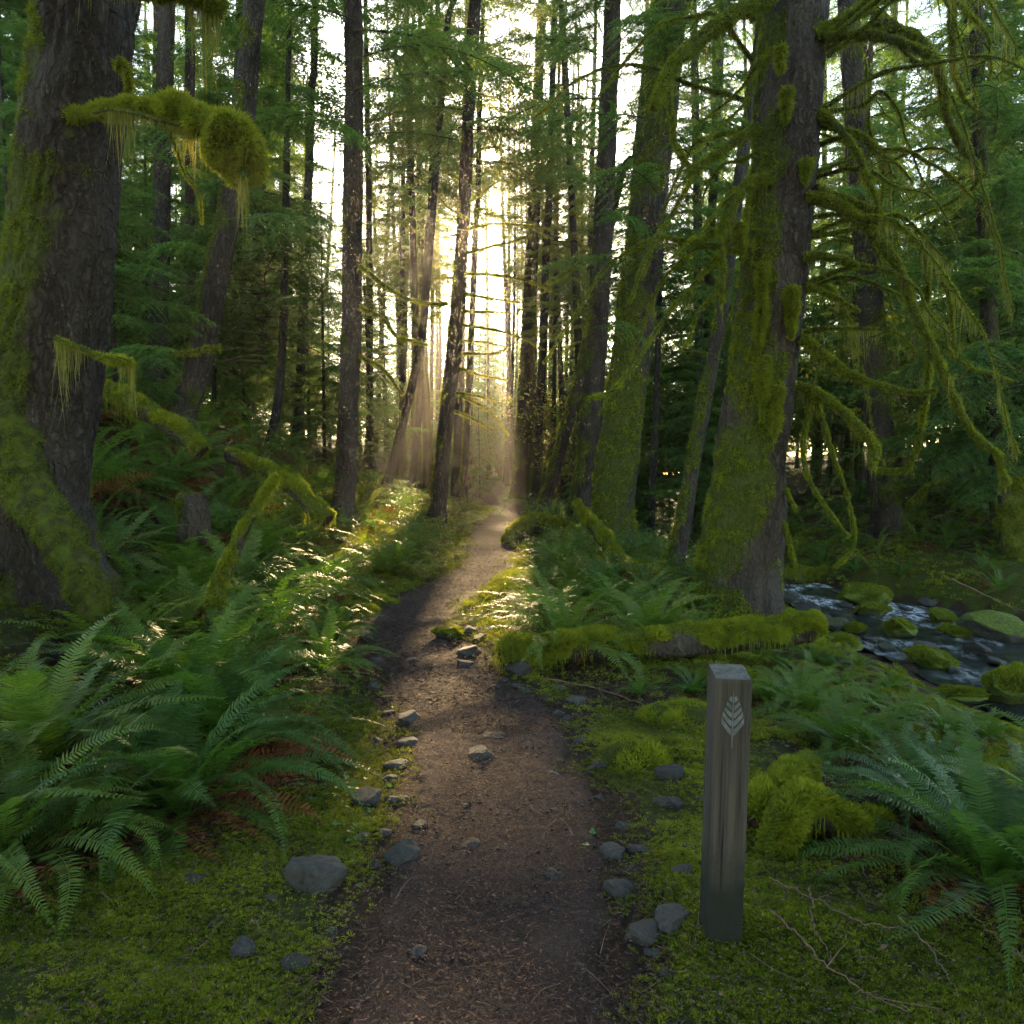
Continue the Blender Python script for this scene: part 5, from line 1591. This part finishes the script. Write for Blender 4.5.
# ------------------------------------------------------------------ ground cover and litter
def sprig(nl, h, spread):
    mb = MB()
    a = np.arange(nl) * 2.4 + rng.uniform(0, 6)
    el = rng.uniform(.1, 1.3, nl)
    d = np.stack([np.cos(a) * np.cos(el), np.sin(a) * np.cos(el), np.sin(el)], -1)
    L = h * rng.uniform(.6, 1.1, nl)
    mb.stamp(LEAF_V, LEAF_Q, None, frames(d, np.array([0, 0, 1.]) + rng.normal(0, .3, (nl, 3)), L, L * .27), d * spread * .35, 0)
    return np.concatenate(mb.V), np.concatenate(mb.Q)
SP = [sprig(10, .0125, .016) for _ in range(3)]
mm = MB()
for (y0, y1, dens, sc, umax) in ((1.75, 3.2, 15000, .85, 2.2), (3.2, 4.8, 8000, 1.05, 2.6), (4.8, 8, 2200, 1.6, 2.8), (8, 13, 800, 2.6, 3), (13, 24, 260, 4.5, 3)):
    n = int((y1 - y0) * 2 * (umax + .5) * dens)
    y = rng.uniform(y0, y1, n)
    x = pathx(y) + rng.uniform(-umax - .5, umax + .5, n)
    m = mossmask(x, y) * (.12 + 1.35 * np.clip(n2(x, y, 1.7, 91) + .35 * n2(x, y, 6, 92) + .45, 0, 1))
    m = m * fern_gap(x, y)
    sel = (rng.uniform(0, 1, n) < m * .9) & (np.abs((x / y) * FPX) < 560) & (H(x, y) > zwater(y) + .03)
    x, y = x[sel], y[sel]
    p = np.stack([x, y, H(x, y) + rng.uniform(-.004, .008, len(x)) * sc], -1)
    tint = np.clip(.45 + .9 * n2(x, y, 2.3, 93) + .5 * n2(x, y, 9, 94) + rng.normal(0, .12, len(x)), 0, 1)
    w = rng.integers(0, 3, len(x))
    for q in range(3):
        k = w == q
        a = rng.uniform(0, 6.28, k.sum())
        s_ = sc * rng.uniform(.6, 1.35, k.sum())
        z0 = np.zeros_like(a)
        Rm = np.stack([np.stack([np.cos(a) * s_, -np.sin(a) * s_, z0], -1), np.stack([np.sin(a) * s_, np.cos(a) * s_, z0], -1), np.stack([z0, z0, s_ * 1.1], -1)], 1)
        mm.stamp(SP[q][0], SP[q][1], None, Rm, p[k], tint[k])
for x0, x1, n_ in ((-5.2, -1.2, 26000), (1.4, 4.6, 20000)):      # and on beside the walker
    x, y = rng.uniform(x0, x1, n_), rng.uniform(.6, 5, n_)
    z = H(x, y)
    k = (z > zwater(y) + .03) & (np.abs(x / y) * FPX > 520) & (n2(x, y, 1.7, 91) + .35 * n2(x, y, 6, 92) > -.25)
    x, y, z = x[k], y[k], z[k]
    a = rng.uniform(0, 6.28, len(x))
    s_ = rng.uniform(.9, 1.9, len(x))
    z0 = 0 * a
    Rm = np.stack([np.stack([np.cos(a) * s_, -np.sin(a) * s_, z0], -1), np.stack([np.sin(a) * s_, np.cos(a) * s_, z0], -1), np.stack([z0, z0, s_ * 1.1], -1)], 1)
    mm.stamp(SP[1][0], SP[1][1], None, Rm, np.stack([x, y, z], -1), np.clip(.4 + .9 * n2(x, y, 2.3, 93) + rng.normal(0, .12, len(x)), 0, 1))
for (y0, y1, n_, sc) in ((4.2, 7.5, 30000, 1.7), (7.5, 13, 14000, 2.6), (11, 19, 9000, 4.)):     # moss on the stream banks
    y = rng.uniform(y0, y1, n_)
    x = rng.uniform(.9, 5.2 if y1 < 15 else 13, n_)
    z = H(x, y)
    k = (z > zwater(y) + .02) & (n2(x, y, 1.9, 97) + .4 * n2(x, y, 7, 98) > -.18)
    x, y, z = x[k], y[k], z[k]
    a = rng.uniform(0, 6.28, len(x))
    s_ = sc * rng.uniform(.6, 1.35, len(x))
    z0 = 0 * a
    Rm = np.stack([np.stack([np.cos(a) * s_, -np.sin(a) * s_, z0], -1), np.stack([np.sin(a) * s_, np.cos(a) * s_, z0], -1), np.stack([z0, z0, s_ * 1.1], -1)], 1)
    mm.stamp(SP[0][0], SP[0][1], None, Rm, np.stack([x, y, z], -1), np.clip(.4 + .9 * n2(x, y, 2.3, 93) + rng.normal(0, .12, len(x)), 0, 1))
print('moss sprigs', mm.n)
tag(mm.build('moss_carpet', M['carpet']), 'bright yellow-green moss carpet along both path edges', 'moss', kind='stuff')

# clover-like leaves in patches
cl = MB()
tri = []
for q in range(3):
    a = q * 2.094
    c = np.array([math.cos(a), math.sin(a)]) * .55
    for r_ in range(7):
        b = r_ / 7 * 6.283
        tri.append((c[0] + .5 * math.cos(b), c[1] + .5 * math.sin(b), .1 * math.cos(b - a)))
TV = np.array(tri)
TQ = [(q * 7, q * 7 + 1, q * 7 + 2, q * 7 + 3) for q in range(3)] + [(q * 7 + 3, q * 7 + 4, q * 7 + 5, q * 7 + 6) for q in range(3)] + [(q * 7, q * 7 + 3, q * 7 + 6, q * 7 + 6) for q in range(0)]
TT = [(q * 7, q * 7 + 3, q * 7 + 6) for q in range(3)]
n = 14000
y = rng.uniform(1.9, 10, n)
x = pathx(y) + rng.uniform(-3.2, 3.2, n)
m = sstep(.25, .5, n2(x, y, 1.3, 95) + .2 * n2(x, y, 5, 96)) * mossmask(x, y)
sel = (rng.uniform(0, 1, n) < m) & (H(x, y) > zwater(y) + .03)
x, y = x[sel], y[sel]
n = len(x)
p = np.stack([x, y, H(x, y) + rng.uniform(.01, .05, n)], -1)
d = np.stack([rng.normal(0, 1, n), rng.normal(0, 1, n), rng.normal(0, .15, n)], -1)
L = rng.uniform(.008, .017, n)
cl.stamp(TV, TQ, TT, frames(d, np.array([0, 0, 1.]) + rng.normal(0, .3, (n, 3)), L), p, rng.uniform(0, 1, n))
tag(cl.build('clover_patches', M['clover']), 'small clover leaves scattered through the moss', 'ground cover', kind='stuff')

# fallen needles, bark crumbs and grit on the path; small leaves and needles under the ferns
M['litter'] = leaf_mat('dry_litter', (.028, .017, .013), (.135, .078, .055), (.05, .03, .02), .1, .85, .1)
lt = MB()
def litter(n, y0, y1, um, L0, L1, W_, path_only):
    lift = .012 if path_only else .022
    y = y0 + (y1 - y0) * rng.uniform(0, 1, n) ** 1.4
    x = pathx(y) + rng.normal(0, .5, n) * um
    p = np.stack([x, y, H(x, y) + lift + rng.uniform(0, .010, n)], -1)
    d = np.stack([rng.normal(0, 1, n), rng.normal(0, 1, n), rng.normal(0, .12, n)], -1)
    L = rng.uniform(L0, L1, n)
    lt.stamp(LEAF_V, LEAF_Q, None, frames(d, np.array([0, 0, 1.]) + rng.normal(0, .25, (n, 3)), L, W_), p, rng.uniform(0, 1, n) ** 1.6)
litter(20000, 1.7, 5, .62, .006, .026, .0022, True)
litter(9000, 1.7, 6, .62, .005, .012, .006, True)
litter(9000, 4.5, 12, .60, .015, .045, .006, True)
litter(16000, 1.7, 5, 2.4, .01, .045, .0035, False)
litter(6000, 1.7, 7, 2.6, .008, .02, .010, False)
litter(14000, 5, 14, 3.2, .02, .06, .008, False)
fp = np.array([f for f in FPOS if f[1] < 7 and abs(f[0]) < 4])
n = 16000
c = fp[rng.integers(0, len(fp), n)] + rng.normal(0, .38, (n, 2))
c = c[np.abs(c[:, 0] - pathx(c[:, 1])) > pathw(c[:, 1]) + .1]
n = len(c)
p = np.stack([c[:, 0], c[:, 1], H(c[:, 0], c[:, 1]) + rng.uniform(.006, .03, n)], -1)
d = np.stack([rng.normal(0, 1, n), rng.normal(0, 1, n), rng.normal(0, .25, n)], -1)
L = rng.uniform(.015, .07, n)
lt.stamp(LEAF_V, LEAF_Q, None, frames(d, np.array([0, 0, 1.]) + rng.normal(0, .5, (n, 3)), L, rng.uniform(.003, .012, n)), p, rng.uniform(0, 1, n) ** 1.3)
tag(lt.build('needle_litter', M['litter']), 'dry needles and bark crumbs strewn over the path', 'litter', kind='stuff')
gr = MB()
gm_, gV, gT = rock_mesh(77, 0, .7, 1, 3)
n = 2600
y = 1.7 + 6 * rng.uniform(0, 1, n) ** 1.5
x = pathx(y) + rng.normal(0, .38, n)
p = np.stack([x, y, H(x, y) + .008], -1)
s_ = .003 + .010 * rng.uniform(0, 1, n) ** 3
a = rng.uniform(0, 6.28, n)
z0 = 0 * a
gr.stamp(gV, None, gT, np.stack([np.stack([np.cos(a) * s_, -np.sin(a) * s_, z0], -1), np.stack([np.sin(a) * s_, np.cos(a) * s_, z0], -1), np.stack([z0, z0, s_], -1)], 1), p, .5)
tag(gr.build('gravel', M['rock']), 'fine grit and pebbles trodden into the path', 'gravel', kind='stuff')

# fallen twigs one can pick up
TWG = []
def twig(pts, r=.004, label=None, look='thin fallen twig', lift=.02, d=None):
    W = np.array([on(px, py, lift) if d is None else P(px, py, d) for px, py in pts])
    c = W[0]
    mb = MB()
    path = catmull(W - c, 6 * len(W))
    L_ = np.linalg.norm(path[-1])
    path = path + rng.normal(0, .004, path.shape) * (L_ > .2)
    r = r * .62
    add_tube(mb, path, np.linspace(r, r * .4, len(path)), 5)
    for i in range(int(rng.integers(1, 4))):
        j = int(rng.integers(len(path) // 4, len(path) - 2))
        dv = unit(path[j + 1] - path[j]) + rng.normal(0, .5, 3) * np.array([1, 1, .4])
        ln = L_ * rng.uniform(.08, .25)
        s = np.linspace(0, 1, 5)[:, None]
        add_tube(mb, path[j] + dv * ln * s + np.array([0, 0, .1]) * ln * s ** 2, np.linspace(r * .6, r * .25, 5), 4)
    o = mb.build('twig', M['twig'])
    o.location = c
    tag(o, label, 'twig', 'fallen twigs and sticks')
    if label is None: TWG.append((o, look, *np.mean(pts, 0)))
twig([(545, 686), (590, 694), (624, 705), (655, 718), (682, 734)], .008, 'long curved stick lying in front of the thick fallen log', lift=.05)
twig([(769, 920), (798, 946), (822, 973), (860, 1000), (906, 1022)], .006, 'long bare twig running to the near edge beside the marker post', lift=.03)
twig([(809, 908), (812, 935), (818, 958), (828, 975)], .004, lift=.07)
twig([(826, 985), (836, 972), (845, 962)], .004, lift=.05)
twig([(768, 889), (800, 905), (822, 916), (865, 936), (906, 946)], .005, 'thin forked twig lying below the crooked mossy log end', lift=.04)
twig([(899, 932), (925, 962), (946, 990), (960, 1016)], .004, lift=.05)
twig([(930, 900), (960, 930), (1000, 965), (1024, 985)], .004, lift=.08)
twig([(836, 565), (856, 556), (878, 548), (892, 542)], .012, 'bare branch propped over the far stream edge', d=13.8)
twig([(950, 578), (975, 590), (1000, 602), (1026, 612)], .014, 'bare crooked branch hanging over the stream at the frame edge', d=10.5)
for q in (((398, 987), (432, 1016)), ((555, 826), (548, 852)), ((560, 822), (574, 842)), ((477, 925), (486, 940)), ((520, 955), (512, 958)), ((600, 960), (612, 925)), ((455, 905), (464, 895)), ((585, 975), (615, 1005)), ((560, 990), (530, 1012)), ((345, 1010), (362, 1008)), ((530, 810), (556, 822)), ((180, 968), (225, 925)), ((30, 985), (80, 960)), ((255, 925), (270, 940)), ((110, 905), (60, 880)), ((860, 865), (885, 905)), ((920, 870), (940, 930)), ((640, 1000), (660, 985)), ((395, 905), (420, 880)), ((700, 905), (690, 960)), ((750, 960), (800, 990)), ((215, 815), (238, 880))):
    (a, b), (c, e) = q
    twig([(a, b), ((a + c) / 2 + rng.normal(0, 3), (b + e) / 2 + rng.normal(0, 3)), (c, e)], .0028, lift=.018)

# ------------------------------------------------------------------ labels of the many
autolabel(ROCKS)
autolabel(FERNS)
autolabel(TWG)
autolabel(SHR)
autolabel(BGTREES)

# ------------------------------------------------------------------ haze
HAZE = .0006
if HAZE > 0:
    x0, x1, y0, y1, z0, z1 = -97, 97, -36, 124, -6, 42
    v = [(x, y, z) for z in (z0, z1) for y in (y0, y1) for x in (x0, x1)]
    me = bpy.data.meshes.new('haze')
    me.from_pydata(v, [], [(0, 2, 3, 1), (4, 5, 7, 6), (0, 1, 5, 4), (2, 6, 7, 3), (0, 4, 6, 2), (1, 3, 7, 5)])
    m, nt, nd, lk = new_mat('forest_air')
    pv = N(nt, 'ShaderNodeVolumePrincipled', inp={'Density': HAZE, 'Anisotropy': .82, 'Color': (1, .97, .90, 1)})
    o = N(nt, 'ShaderNodeOutputMaterial')
    lk.new(pv.outputs[0], o.inputs['Volume'])
    me.materials.append(m)
    hz = link('haze', me)
    tag(hz, 'thin morning haze among the trees', 'haze', kind='stuff')
